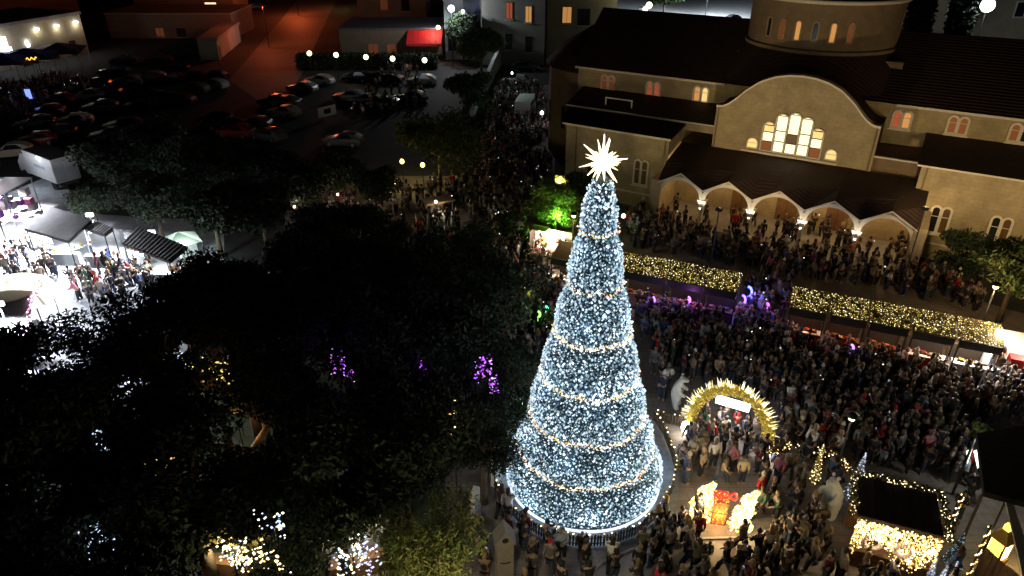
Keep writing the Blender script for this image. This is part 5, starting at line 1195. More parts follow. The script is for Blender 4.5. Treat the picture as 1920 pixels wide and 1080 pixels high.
for i, (px, py) in enumerate(((68,72),(105,53),(146,38))):
    x = LL*(.6+.17*i); d_ = MB().box(x-.25,x+.25,-.5,-.1,5.0,5.25).build('downlight', emis('downlight',(.95,.97,1),10), lbld); light('downlight_beam','POINT',(x,-.7,4.7),60,(1,.88,.62),.1,d_)
for x in (LL*.45,LL*.7,LL*.87): MB().box(x-.6,x+.6,-.06,-.002,0,2.4).build('door', M_dkwood, lbld)
wall_building('roof_terrace_building','dark building with terrace rails at the far top left',(-60,60),(150,20),9,10,M_stone_dk)
# blue marquees of the outdoor cafe
for i, (x, y, w, c, lab) in enumerate(((60,140,9,(.03,.05,.2),'blue cafe marquee under the downlights'),(15,150,7,(.035,.06,.24),'blue cafe marquee with the glowing white sign'),(120,128,7,(.03,.035,.07),'dark cafe marquee next to the pale ramp'))):
    t = thing('cafe_marquee', lab, 'marquee', g3(x,y), R(14)); m_ = mat('marquee_canvas_%s' % ['blue','deepblue','dark'][i], c, .7)
    MB().add([(-w/2,-2.5,2.5),(w/2,-2.5,2.5),(w/2,2.5,2.9),(-w/2,2.5,2.9),(0,0,3.9)], [(0,1,4),(1,2,4),(2,3,4),(3,0,4)]).build('canopy', m_, t)
    for sx in (-1,1):
        for sy in (-1,1): MB().tube((sx*w/2*.97,sy*2.4,0),(sx*w/2*.97,sy*2.4,2.6),.05,n=5).build('pole', M_white, t)
ws = thing('glowing_sign','glowing white figure-shaped sign on the blue marquee','sign',g3(20,132,0)); M_ws = emis('sign_glow',(.97,.98,1),8)
MB().box(-.8,.8,-.1,.1,3.6,5.0).build('upper_panel', M_ws, ws); MB().box(-1.1,1.2,-.1,.1,2.9,3.5).build('lower_panel', M_ws, ws); MB().tube((0,0.15,0),(0,0.15,3.6),.06,n=6).build('pole', M_dkmetal, ws)
light('sign_light','POINT',(0,-1.2,4.2),160,(.7,.8,1),.2,ws)
os_ = thing('orange_script_sign','orange neon scrawl sign on the front of the cafe','sign',g3(78,140,0)); MB().path([Vector((-1.8+.2*i, -2.7, 2.6+.22*math.sin(i*1.9)+.02*i)) for i in range(19)], .06, 5).build('neon_tube', emis('neon_orange',(1,.45,.05),2.5), os_); MB().box(-1.9,1.9,-2.62,-2.55,2.2,3.0).build('sign_board', M_black, os_)
for x in (-1.7,1.7): MB().tube((x,-2.6,0),(x,-2.6,2.2),.04,n=5).build('leg', M_dkmetal, os_)
bs = thing('blue_sign','small blue-violet screen sign beside the cafe crowd','sign',g3(60,198,0)); MB().box(-.35,.35,-.04,.04,.9,2.1).build('screen', emis('screen_blue',(.2,.3,1),1.6), bs); MB().tube((0,0,0),(0,0,.9),.04,n=5).build('stand', M_dkmetal, bs)
for x, y, h, lab in ((97,92,3.2,'round white lamp over the cafe edge'),(64,105,3.0,'small white lamp left of the round one')): park_lamp(x, y+16, h, lab, 150, (.85,.92,1), .3, 7)
# globe lamps in a row before a dark hedge
for i, (x, y) in enumerate(((580,100),(630,103),(686,107),(736,110),(796,113))):
    p = g3(x, y, 3.2); t = thing('globe_lamp', ['first globe lamp of the row, nearest the orange street','second globe lamp from the orange street','middle globe lamp of the row of five','fourth globe lamp from the orange street','last globe lamp of the row, under the red awning'][i], 'globe lamp', (p.x,p.y,0), 0, 'row of five globe lamps')
    MB().tube((0,0,0),(0,0,2.8),.06,.04,7).build('pole', M_dkmetal, t); MB().ball((0,0,3.2),.36,14,10).build('globe', emis('globe_lamp',(1,.88,.55),5), t, smooth=True); light('globe_light','POINT',(0,0,3.9),24,WARMW,.2,t)
hg = thing('hedge','dark clipped hedge behind the row of globe lamps','hedge',g3(690,128)); P = rng.uniform(-1,1,(9000,3))*np.array([11,1.2,1.0])+np.array([0,0,1.2]); leafmesh('foliage', P, .28, [F_dark,F_mid], hg, kindstuff=False); MB().box(-10.6,10.6,-.8,.8,0,1.6).build('stems', mat('hedge_core',(.01,.014,.006),.95), hg)
park_lamp(640,14,3.0,'big yellow-green ball lamp beyond the slate roof',200,(1,.95,.35),.5,3)
bl_ = bpy.data.objects[-1] if False else None
# orange-lit side street
p = g3(505,90); t = thing('sodium_lamp','tall sodium street lamp tinting the side street orange-red','street lamp',p); MB().tube((0,0,0),(0,0,7),.08,.05,7).build('pole', M_dkmetal, t); MB().box(-.5,.1,-.12,.12,7.0,7.15).build('lamp_head', M_hood, t); light('lamp_light','POINT',(-.2,0,6.8),1500,(1,.16,.05),.15,t)
p = g3(560,30); t = thing('sodium_lamp','farther sodium street lamp up the orange-red street','street lamp',p); MB().tube((0,0,0),(0,0,7),.08,.05,7).build('pole', M_dkmetal, t); MB().box(-.5,.1,-.12,.12,7.0,7.15).build('lamp_head', M_hood, t); light('lamp_light','POINT',(-.2,0,6.8),4200,(1,.15,.04),.15,t)
t, L = wall_building('orange_lit_kiosk','small flat-roofed kiosk glowing orange on the side street corner',(412,112),(452,78),3.0,3,M_beige)
MB().box(.5,1.6,-.05,-.002,0,2.1).build('door', M_wood, t)
# white lamps by the white building, retaining wall, street
def far_lamp(px, py, z, label, e, col, r, es, Y):
    X, Z = onY(px, py, Y); t = thing('high_lamp', label, 'lamp', (X,Y,0)); MB().tube((0,0,0),(0,0,Z-r),.09,.06,7).build('pole', M_dkmetal, t); MB().ball((0,0,Z),r,14,10).build('lamp', emis('far_lamp_%d_%d' % (int(es*10), int(col[2]*99)), col, es), t, smooth=True)
    light('lamp_light','POINT',(0,-r-.3,Z-.2),e,col,.2,t); return t
far_lamp(846,16,0,'bright white lamp on the white building front',2200,(.85,.93,1),.5,10,116.5); far_lamp(868,22,0,'small white lamp beside the brighter one',350,(.9,.95,1),.3,7,118)
far_lamp(1852,10,0,'dazzling white floodlight behind the church at the right',1500,(.9,.97,1),.95,14,112)
far_lamp(1217,10,0,'yellow-white lamp behind the nave roof',500,(1,.85,.45),.5,7,122); far_lamp(1210,17,0,'lower yellow-white lamp behind the nave roof',200,(1,.85,.45),.4,7,121)
far_lamp(1330,-30,0,'street lamp over the pale car park behind the church',30000,(.85,.93,1),.4,8,165)
rb = thing('rear_right_building','pale stone building behind the church dome at the right','building',(50,124,0)); MB().box(0,80,0,10,0,18).build('wall', M_beige, rb); MB().box(-.3,80.3,-.3,10,18.001,18.6).build('roof', M_tile, rb)
for x in (12,22,33,44,55): f = MB().box(x-.9,x+.9,-.06,-.003,6.2,8.8).build('window', M_trim, rb); MB().box(x-.7,x+.7,-.08,-.061,6.4,8.6).build('pane', M_glass_dk, f)
sheet('rear_car_park', ccw([(10,128),(58,128),(75,200),(0,200)]), .008, mat('pale_asphalt',(.3,.31,.32),.8,noise=.2,nscale=.5))
rt_ = tree((33,165,0), 8, 4.5, 'round green tree on the pale car park behind the nave', [F_green,F_mid], n=4000, leaf=.4, seed=61, name='leafy_tree')
for i,(x,y) in enumerate(((47,162),(52,158),(30,175))):
    c = put_car('hatch', 960, 200, 20+i*30, ['black','grey','silver'][i], ['dark car on the pale car park behind the nave','grey car on the pale car park behind the nave','silver car at the far side of the pale car park'][i], 'cars behind the church'); c.location = (x,y,0)
# retaining wall that climbs beside the street
rw = thing('retaining_wall','pale concrete retaining wall sloping beside the street','wall',g3(885,225)); q = [g3(885,222),g3(925,140),g3(953,92)]; o0 = q[0]
for i in range(2):
    a, b = q[i]-o0, q[i+1]-o0; d = (b-a).normalized(); n = Vector((-d.y,d.x,0))*.25; h0, h1 = (1.2,2.4) if i == 0 else (2.4,3.4)
    MB().add([a-n,b-n,b+n,a+n,a-n+Vector((0,0,h0)),b-n+Vector((0,0,h1)),b+n+Vector((0,0,h1)),a+n+Vector((0,0,h0))], [(0,1,5,4),(1,2,6,5),(2,3,7,6),(3,0,4,7),(4,5,6,7)]).build('wall_panel', M_whitewall, rw)
gr = thing('grass_bank','narrow green bank lit by street light below the wall','grass',g3(905,205)); leafmesh('grass_blades', rng.normal(size=(2500,3))*np.array([1.0,5,.12])+np.array([0,0,.2]), .3, [F_green], gr); gr.rotation_euler = (0,0,R(-12))
# white van and cleared white boards in the narrow street beside the apse
vn = thing('white_van','white van parked nose-in beside the church apse','van',g3(985,215), R(80)); MB().box(-2.4,1.6,-.95,.95,.5,2.2).build('body', M_white, vn); MB().add([(1.6,-.95,.5),(2.4,-.9,.5),(2.4,.9,.5),(1.6,.95,.5),(1.6,-.95,2.1),(1.9,-.85,1.4),(1.9,.85,1.4),(1.6,.95,2.1),(2.4,-.9,1.1),(2.4,.9,1.1)], [(0,1,8,5,4),(3,7,6,9,2),(4,5,6,7),(5,8,9,6),(1,2,9,8)]).build('bonnet', M_white, vn)
for x in (-1.6,1.5):
    for y in (-.95,.75): MB().tube((x,y,.36),(x,y+.2,.36),.36,n=14).build('wheel', M_tyre, vn)
MB().box(-2.1,1.2,-.956,-.951,1.45,2.0).build('side_window', M_cg, vn)
park_lamp(1015,262,3.0,'small white lamp at the foot of the apse wall',90,(.9,.96,1),.2,5)
park_lamp(960,205,4.5,'cool street lamp over the parked van',160,(.75,.95,.92),.14,4)

# white cloth fronts that glare under the kiosk roofs
for (a, b, lab) in (((62,462),(128,486),'blown-white cloth counter front under the corrugated roof'),((140,492),(205,470),'white cloth counter front at the gap between the kiosks'),((232,488),(312,516),'white cloth counter front under the long low roof')):
    A, B = g3(*a), g3(*b); rz, L = frame_at(A, B); t = thing('cloth_counter', lab, 'counter', A, rz)
    MB().box(0,L,0,.7,.0,.95).build('cloth_front', M_white, t); MB().box(-.04,L+.04,-.05,.75,.951,.99).build('top', M_white, t)
    for k in range(int(L/.6)): MB().ball((.3+k*.6,.3,1.1),.14,8,6).build('ware', M_cloth[['white','yellow','pink'][k % 3]], t, smooth=True)
# stacked white goods and crates in front of the fair kiosks
gpro = None
for i in range(34):
    x, y = random.choice(((115,468),(150,462),(190,470),(90,480),(250,492),(290,505),(330,515)))
    p = g3(x+random.uniform(-26,26), y+random.uniform(-8,10)); c = random.choice(['white','white','grey','pink','blue','yellow'])
    t = thing('display_crate', '%s crate of wares, %s' % (c, 'before the corrugated kiosk' if p.x < G(150,470)[0] else 'between the fair kiosks' if p.x < G(230,480)[0] else 'before the long low roof'), 'crate', p, random.uniform(0,3), 'crates of wares before the fair kiosks')
    if gpro is None:
        gpro = MB().box(-.28,.28,-.22,.22,0,.06); 
        for a in (-1,1): gpro.box(-.28,.28,a*.2-.02,a*.2+.02,.061,.42); gpro.box(a*.26-.02,a*.26+.02,-.18,.18,.061,.42)
        cm_ = gpro.build('crate_box', M_cloth['white'], t).data; hm_ = MB()
        for _ in range(8): hm_.ball((random.uniform(-.18,.18),random.uniform(-.12,.12),.36+random.random()*.1),.09,6,4)
        hm_ = hm_.build('wares', M_cloth['white'], t).data
    else: link('crate_box', cm_, t); link('wares', hm_, t)
    for k in t.children: k.material_slots[0].link = 'OBJECT'; k.material_slots[0].material = M_cloth[c]

# ================================================================== PEOPLE
SKIN = [mat('skin_light',(.36,.24,.19),.6), mat('skin_tan',(.22,.14,.1),.6)]
HAIR = [mat('hair_black',(.012,.01,.009),.6), mat('hair_brown',(.05,.028,.015),.6), mat('hair_fair',(.25,.17,.08),.6)]
CC = dict(black=(.012,.012,.014), navy=(.015,.02,.045), grey=(.12,.12,.125), dark_grey=(.04,.04,.044), brown=(.06,.035,.022), white=(.8,.8,.78), cream=(.5,.43,.33), red=(.45,.015,.015), blue=(.05,.1,.28), pale_blue=(.28,.38,.5), pink=(.5,.14,.2), green=(.03,.09,.05), olive=(.08,.08,.035), maroon=(.12,.015,.03), beige=(.32,.25,.18), yellow=(.5,.4,.05))
CM = {k: mat('coat_'+k, v, .85) for k, v in CC.items()}
TM = [mat('trousers_black',(.01,.01,.012),.85), mat('trousers_denim',(.03,.045,.085),.85), mat('trousers_grey',(.06,.06,.065),.85)]
def finger_mesh(mb, c, d, side):
    "palm and five fingers, slightly curled"
    c = Vector(c); d = Vector(d).normalized(); up = Vector((1,0,0)) if abs(d.x) < .8 else Vector((0,0,1)); s = d.cross(up).normalized(); w = s.cross(d).normalized()
    mb.tube(c, c+d*.08, .03, .036, 6)
    for i, L in enumerate((.06,.075,.08,.07)):
        a = c+d*.08+s*(-.028+.019*i); m = a+d*L*.55; mb.tube(a, m, .0095, .009, 4); mb.tube(m, m+(d*.6-w*.7)*L*.5, .009, .007, 4)
    a = c+d*.03-s*.032; mb.tube(a, a+(d*.7-s*.7)*.05, .011, .008, 4)
POSES = {
 'standing': dict(lean=0, knee=[(.0,.1),(.0,-.1)], foot=[(.02,.11),(.0,-.11)], el=[(.02,.27,1.13),(.0,-.27,1.13)], ha=[(.1,.25,.88),(.08,-.25,.88)]),
 'walking': dict(lean=.04, knee=[(.2,.09),(-.08,-.09)], foot=[(.28,.1),(-.3,-.1)], el=[(-.12,.25,1.14),(.12,-.25,1.14)], ha=[(-.08,.24,.9),(.3,-.22,.98)]),
 'raising a phone': dict(lean=-.02, knee=[(.03,.1),(.0,-.1)], foot=[(.05,.12),(-.03,-.12)], el=[(.2,.24,1.2),(.2,-.24,1.2)], ha=[(.38,.07,1.5),(.38,-.07,1.5)]),
 'hands in pockets': dict(lean=0, knee=[(.02,.1),(-.02,-.1)], foot=[(.06,.13),(-.04,-.12)], el=[(-.05,.32,1.12),(-.05,-.32,1.12)], ha=[(.1,.2,.95),(.1,-.2,.95)]),
 'striding': dict(lean=.06, knee=[(-.05,.1),(.22,-.1)], foot=[(-.34,.1),(.3,-.1)], el=[(.14,.25,1.14),(-.14,-.25,1.14)], ha=[(.3,.2,1.0),(-.12,-.24,.92)]),
 'waving': dict(lean=-.01, knee=[(.02,.1),(.0,-.1)], foot=[(.04,.12),(-.02,-.12)], el=[(.0,.3,1.5),(.02,-.27,1.13)], ha=[(.06,.26,1.8),(.14,-.2,.95)]),
 'leaning forward': dict(lean=.2, knee=[(.05,.1),(-.04,-.1)], foot=[(.08,.12),(-.1,-.12)], el=[(.12,.24,1.12),(.15,-.24,1.12)], ha=[(.32,.12,1.05),(.34,-.1,1.0)]),
 'arms crossed': dict(lean=0, knee=[(.0,.12),(.03,-.1)], foot=[(.0,.15),(.08,-.1)], el=[(.12,.25,1.12),(.12,-.25,1.12)], ha=[(.24,-.05,1.17),(.22,.06,1.12)]),
}
def person_parts(pose):
    p = POSES[pose]; ln = p['lean']
    J = [(0,0,.95,.14,.1),(ln*.5,0,1.12,.125,.095),(ln,0,1.34,.15,.1),(ln,0,1.46,.06,.06),(ln+.01,0,1.54,.052,.052)]; E = [(0,1),(1,2),(2,3),(3,4)]
    for s, (kx,ky), (fx,fy), el, ha in zip((1,-1), p['knee'], p['foot'], p['el'], p['ha']):
        b = len(J); J += [(0,s*.1,.88,.085),(kx,ky,.5,.058),(fx-.02,fy,.09,.042),(fx+.14,fy,.04,.038)]; E += [(0,b),(b,b+1),(b+1,b+2),(b+2,b+3)]
        b = len(J); J += [(ln,s*.19,1.4,.06),(el[0]+ln,el[1],el[2],.045),(ha[0]+ln,ha[1],ha[2],.032)]; E += [(2,b),(b,b+1),(b+1,b+2)]
    body = skin_mesh('body', J, E, 0)
    # coat and trousers from the same skeleton
    Jc = [(0,0,.82,.2,.15),(ln*.5,0,1.1,.175,.135),(ln,0,1.34,.19,.135),(ln,0,1.47,.085,.085)]; Ec = [(0,1),(1,2),(2,3)]
    for s, el, ha in zip((1,-1), p['el'], p['ha']):
        b = len(Jc); w = Vector((el[0]+ln,el[1],el[2])).lerp(Vector((ha[0]+ln,ha[1],ha[2])),.88); Jc += [(ln,s*.21,1.39,.085),(el[0]+ln,el[1],el[2],.068),(w.x,w.y,w.z,.052)]; Ec += [(2,b),(b,b+1),(b+1,b+2)]
    coat = skin_mesh('coat', Jc, Ec, 1)
    Jt = [(0,0,.9,.16,.12)]; Et = []
    for s, (kx,ky), (fx,fy) in zip((1,-1), p['knee'], p['foot']):
        b = len(Jt); Jt += [(0,s*.1,.8,.1),(kx,ky,.49,.078),(fx-.02,fy,.12,.068)]; Et += [(0,b),(b,b+1),(b+1,b+2)]
    tro = skin_mesh('trousers', Jt, Et, 0)
    # head with face, and hands, joined to the body mesh
    mb = MB(); hx = ln+.02
    mb.lathe([(.01,-.13),(.055,-.115),(.075,-.06),(.082,0),(.08,.06),(.05,.11),(.01,.125)], 10, (hx,0,1.66), sy=.86)
    mb.add([(hx+.075,-.014,1.63),(hx+.075,.014,1.63),(hx+.1,0,1.63),(hx+.078,0,1.68)], [(0,2,3),(2,1,3),(0,1,2)])
    for s in (-1,1): mb.ball((hx,s*.075,1.655),.02,5,4); mb.ball((hx+.072,s*.028,1.675),.009,5,4)
    mb.box(hx+.072,hx+.08,-.022,.022,1.6,1.607)
    for s, el, ha in zip((1,-1), p['el'], p['ha']): finger_mesh(mb, (ha[0]+ln,ha[1],ha[2]), (Vector(ha)-Vector(el)), s)
    V = [tuple(v.co) for v in body.vertices]+[]; F = [tuple(q.vertices) for q in body.polygons]; o = len(V)
    me = bpy.data.meshes.new('person'); me.from_pydata(V+mb.v, [], F+[tuple(i+o for i in f) for f in mb.f]); me.polygons.foreach_set('use_smooth', [True]*len(me.polygons)); me.materials.append(SKIN[0]); me.update(); bpy.data.meshes.remove(body)
    for m_, c in ((coat, CM['black']), (tro, TM[0])): m_.materials.clear(); m_.materials.append(c); m_.polygons.foreach_set('use_smooth', [True]*len(m_.polygons))
    return me, coat, tro
PM = {k: person_parts(k) for k in POSES}
def head_mesh(kind):
    mb = MB(); z = 1.66
    if kind == 'hair': mb.lathe([(.075,-.05),(.095,.0),(.098,.05),(.075,.115),(.03,.14),(.001,.145)], 10, (.005,0,z)); mb.box(-.095,-.03,-.07,.07,z-.12,z+.03)
    elif kind == 'long': mb.lathe([(.08,-.03),(.1,.02),(.095,.08),(.06,.13),(.001,.148)], 10, (.0,0,z)); mb.add([(-.11,-.085,z-.28),(-.11,.085,z-.28),(.02,.1,z-.2),(.02,-.1,z-.2),(-.1,-.09,z+.05),(-.1,.09,z+.05),(.02,.1,z+.03),(.02,-.1,z+.03)], [(0,1,5,4),(1,2,6,5),(3,0,4,7),(0,3,2,1)])
    elif kind == 'hat': mb.lathe([(.1,.01),(.108,.03),(.108,.06),(.1,.065),(.09,.12),(.045,.165),(.001,.175)], 12, (.0,0,z)); mb.ball((0,0,z+.2),.04,7,5)
    elif kind == 'hood': mb.lathe([(.1,-.15),(.125,-.06),(.128,.04),(.1,.12),(.04,.16),(.001,.168)], 12, (-.015,0,z), PI*.3, PI*1.7)
    me = bpy.data.meshes.new('hair' if kind in ('hair','long') else 'hat' if kind == 'hat' else 'hood'); me.from_pydata(mb.v, [], mb.f); me.polygons.foreach_set('use_smooth', [True]*len(me.polygons)); me.materials.append(HAIR[0]); me.update(); return me
HM = {k: head_mesh(k) for k in ('hair','long','hat','hood')}
bag_mb = MB().box(-.09,.09,-.15,.15,.0,.3); bag_me = None
def ob(name, me, m, parent, loc=None):
    o = link(name, me, parent); o.material_slots[0].link = 'OBJECT'; o.material_slots[0].material = m
    if loc: o.location = loc
    return o
prs = random.Random(5)
DARKW = ['black']*10+['navy']*7+['dark_grey']*5+['brown']*2+['grey']*2+['maroon','olive','green','blue','beige','white','cream','pale_blue']
DARKW = DARKW*2+['red','pink']
def person(x, y, rz, label_loc, coat=None, pose=None, head=None, h=None, group=None, child=False):
    pose = pose or prs.choice(list(POSES)); coat = coat or prs.choice(DARKW); head = head or prs.choice(['hair','hair','long','long','hat','hood'])
    s = h or (prs.uniform(.6,.74) if child else prs.uniform(.93,1.06))
    me, cme, tme = PM[pose]
    b = ob('person', me, prs.choice(SKIN), None); b.location = (x,y,0); b.rotation_euler = (0,0,rz); b.scale = (s,s,s)
    cb_, tb_ = prs.choice(TM), None; ob('coat', cme, CM[coat], b); ob('trousers', tme, cb_, b)
    ln = POSES[pose]['lean']; hc = {'hair': prs.choice(HAIR), 'long': prs.choice(HAIR), 'hat': CM[prs.choice(['red','white','grey','black','black','cream','navy','dark_grey'])], 'hood': CM[coat]}[head]
    o = ob(HM[head].name, HM[head], hc, b, (ln+.01,0,0))
    if pose == 'raising a phone': MB().box(ln+.4,ln+.41,-.04,.04,1.5,1.64).build('phone', M_phone, b)
    hw_ = {'hair':'short hair','long':'long hair','hat':hc.name.replace('coat_','').replace('_',' ')+' bobble hat','hood':'hood up'}[head]
    who = 'child' if child else 'person'; pw = {'standing':'standing','walking':'walking','raising a phone':'holding up a phone','hands in pockets':'hands in pockets','striding':'striding','arms crossed':'arms crossed','waving':'waving','leaning forward':'leaning forward'}[pose]
    lab = '%s in %s coat, %s, %s %s' % (who, coat.replace('_',' '), hw_, pw, label_loc)
    b['label'] = ' '.join(lab.split()[:16]); b['category'] = 'person'; b['group'] = group or 'people in the crowd'
    return b
M_phone = mat('phone_screen', (.05,.05,.06), .3, em=(.7,.8,1), es=.6, sample=False)
# ---- where people stand: pixel regions on the ground, spacing in metres
LM = [((1093,890),'the big tree'),((1365,820),'the golden arch'),((1345,965),'the gift display'),((1690,1000),'the garlanded kiosk'),((1265,760),'the white bear'),((1553,960),'the cream bear'),((946,1070),'the smiling post'),((910,930),'the white slabs'),((1820,900),'the white pennant'),((1525,905),'the gold cone tree'),((1040,480),'the white booth'),((1280,540),'the left stall row'),((1680,640),'the right stall row'),((1430,570),'the stall gap'),((200,520),'the fair kiosks'),((60,500),'the round tent'),((1200,1060),'the front fence'),((1860,1000),'the lantern')]
def where(x, y):
    (a, b), n = min(LM, key=lambda l: math.hypot(l[0][0]-x, (l[0][1]-y)*1.3)); dx, dy = x-a, y-b
    if abs(dx) < 25 and abs(dy) < 25: return 'right beside '+n
    if abs(dy) > abs(dx): return ('in front of ' if dy > 0 else 'behind ')+n
    return ('right of ' if dx > 0 else 'left of ')+n
REG = [ # polygon, spacing, fill, tint
 ([(1225,940),(1262,960),(1420,990),(1590,1000),(1610,1100),(1180,1130),(1170,1030)], .6, .78, 'front'),
 ([(890,960),(935,960),(985,1010),(1170,1040),(1160,1110),(960,1130),(870,1090)], .72, .66, 'front'),
 ([(1275,830),(1420,855),(1470,870),(1520,960),(1600,1000),(1420,985),(1400,930),(1270,905)], .58, .62, 'mid'),
 ([(1190,580),(1400,610),(1700,660),(1920,720),(1960,800),(1780,800),(1770,860),(1600,870),(1450,850),(1460,780),(1380,720),(1300,720),(1250,690),(1250,790),(1215,690)], .5, .82, 'dense'),
 ([(1450,800),(1800,800),(1830,850),(1800,930),(1770,905),(1620,870),(1470,860)], .55, .8, 'dense'),
 ([(1296,800),(1340,790),(1430,830),(1400,860),(1290,830)], .5, .8, 'mid'),
 ([(1600,1050),(1780,1075),(1800,1130),(1600,1130)], .7, .6, 'front'),
 ([(1780,915),(1830,930),(1850,1000),(1800,1050)], .8, .4, 'mid'),
 ([(1400,850),(1480,870),(1600,930),(1590,960),(1520,960),(1440,900)], .55, .7, 'mid'),
 ([(905,450),(960,370),(1000,480),(1060,530),(1045,640),(1010,690),(980,700),(925,640),(890,540)], .52, .82, 'dense'),
 ([(1170,420),(1210,405),(1310,445),(1500,480),(1700,510),(1850,560),(1840,590),(1640,540),(1480,520),(1390,505),(1180,468)], .6, .6, 'far'),
 ([(1245,395),(1310,410),(1620,450),(1690,480),(1680,500),(1230,415)], .8, .4, 'far'),
 ([(930,170),(1020,170),(1035,350),(1090,400),(960,380),(890,330)], .62, .62, 'far'),
 ([(520,390),(700,380),(900,340),(960,370),(905,450),(840,470),(700,470),(560,470)], .8, .55, 'far'),
 ([(130,535),(205,500),(300,510),(290,548),(180,585),(120,560)], .7, .62, 'fair'),
 ([(0,460),(70,450),(110,520),(70,560),(0,530)], .7, .55, 'fair'),
 ([(0,645),(110,630),(90,690),(0,720)], .8, .4, 'fair'),
 ([(0,175),(120,150),(180,170),(60,215),(0,225)], .7, .5, 'far'),
 ([(730,130),(800,128),(800,200),(640,230)], 1.2, .4, 'far'),
 ([(1440,510),(1480,520),(1480,600),(1400,600),(1395,560)], .62, .7, 'dense'),
 ([(560,985),(760,1000),(700,1100),(420,1110)], .9, .4, 'mid'),
]
# keep-out discs and boxes in plan
OUT = [(TC.x,TC.y,4.55),(*G(1345,1010),.75),(*G(1300,990),.6),(*G(1380,1005),.55),(*G(1345,1000),.5)]+[(p[0],p[1],r) for p, r in ((G(1265,762),.7),(G(1283,792),.5),(G(1553,965),.8),(G(1306,966),.6),(G(1381,980),.6),(G(1345,972),.75),(G(946,1085),.6),(G(893,975),.5),(G(930,905),.5),(G(1290,802),.5),(G(1437,848),.5),(G(1597,935),.5),(G(1782,1062),.6),(G(1862,1050),.9),(G(1525,905),.4),(G(1555,1135),.1))]
def blocked(X, Y):
    if any(math.hypot(X-a, Y-b) < r for a, b, r in OUT): return True
    for (row, L) in ((ROWA,12.5),(ROWB,11.3)):
        rz, _ = frame_at(*row); dx, dy = X-row[0][0], Y-row[0][1]; u = dx*math.cos(rz)+dy*math.sin(rz); v = -dx*math.sin(rz)+dy*math.cos(rz)
        if -.2 < u < L and -.35 < v < 2.25: return True
    dx, dy = X-kio.location.x, Y-kio.location.y; u = dx*math.cos(krz)+dy*math.sin(krz); v = -dx*math.sin(krz)+dy*math.cos(krz)
    if abs(u) < hw+.4 and abs(v) < hd_+.35: return True
    cu = (X-CO[0])*math.cos(CA)-(Y-CO[1])*math.sin(CA); cv = (X-CO[0])*math.sin(CA)+(Y-CO[1])*math.cos(CA)
    if cu > -13.8 and (cv > 4.6 or (cv > 1.6 and (cu < -3.6 or cu > 14.9))): return True
    if cu > -22 and 8.5 < cv < 24: return True
    if abs(X-vn.location.x) < 1.6 and abs(Y-vn.location.y) < 3: return True
    if -.8 < cv < .6 and (min(abs(cu-c) for c in cols) < .55 or abs(cu+3.9) < .8 or abs(cu-15.4) < .8): return True
    return False
spots = []; cell = {}
for poly, sp, fill, tint in REG:
    W = [G(*p) for p in poly]; x0, x1 = min(p[0] for p in W), max(p[0] for p in W); y0, y1 = min(p[1] for p in W), max(p[1] for p in W)
    nx, ny = int((x1-x0)/sp)+1, int((y1-y0)/sp)+1
    for i in range(nx):
        for j in range(ny):
            if prs.random() > fill: continue
            X, Y = x0+(i+prs.uniform(.1,.9)+.5*(j % 2))*sp, y0+(j+prs.uniform(.1,.9))*sp
            if not inpoly(X, Y, W) or blocked(X, Y): continue
            k = (int(X/.6), int(Y/.6)); 
            if any(math.hypot(X-a, Y-b) < .36 for di in (-1,0,1) for dj in (-1,0,1) for a, b in cell.get((k[0]+di,k[1]+dj), ())): continue
            cell.setdefault(k, []).append((X,Y)); px, py, dep = PIX(X,Y,0)
            if px < -30 or px > 1950: continue
            spots.append((dep, X, Y, px, py, tint))
# figures the photograph singles out
KEYP = [(1329,838,'red','standing','hair','under the golden arch'),(1335,875,'white','standing','hood','before the golden arch'),(1296,872,'cream','arms crossed','hood','near the tree fence'),(1313,893,'beige','standing','hood','beside the tree fence'),
 (1388,905,'cream','standing','hair','behind the right light bush'),(1352,905,'beige','walking','hair','behind the gift display'),(1290,840,'navy','walking','hair','inside the fence corner'),(1455,905,'pink','standing','hood','right of the gift display'),(1420,940,'red','standing','hat','right of the blazing bush'),
 (1305,982,'black','standing','hair','before the left light bush'),(1395,985,'dark_grey','walking','hair','before the right light bush'),(940,968,'brown','striding','long','at the fence by the slabs'),(953,975,'white','walking','hair','at the fence with the brown coat'),(985,1010,'maroon','standing','hair','at the left front fence'),
 (1095,1072,'black','standing','hair','before the front fence centre'),(1030,1070,'grey','walking','hat','before the front fence'),(1195,610,'blue','standing','hair','by the stalls right of the tree'),(1375,375+60,'red','standing','hair','at the church porch'),(1568,845,'red','standing','hat','between arch and pennant'),
 (1850,690,'maroon','standing','hair','before the white stall'),(1866,700,'red','standing','long','before the white stall'),(1283,605,'pale_blue','standing','hair','by the pink-lit stall'),(955,585,'green','standing','hair','holding a light near the park'),(985,590,'yellow','striding','hair','left of the tree in the crowd')]
n_key = 0
for x, y, c, po, hd0, loc in KEYP: X, Y = G(x, y); person(X, Y, prs.uniform(0,6.28), loc, c, po, hd0); cell.setdefault((int(X/.6),int(Y/.6)), []).append((X,Y)); n_key += 1
keypos = [G(k[0],k[1]) for k in KEYP]
spots = [s for s in spots if min(math.hypot(s[1]-a, s[2]-b) for a, b in keypos) > .42]
spots.sort(key=lambda s: s[0])
NIND = 268
BRIGHTW = DARKW+['white','cream','beige','pale_blue','pink','grey','red']+['pale_blue','grey','dark_grey']*2
for dep, X, Y, px, py, tint in spots[:NIND]:
    face = math.atan2(TC.y-Y, TC.x-X)+prs.gauss(0,1.2) if prs.random() < .6 else prs.uniform(0,6.28)
    person(X, Y, face, where(px,py), prs.choice(BRIGHTW if tint == 'dense' else DARKW), child=prs.random() < .12)
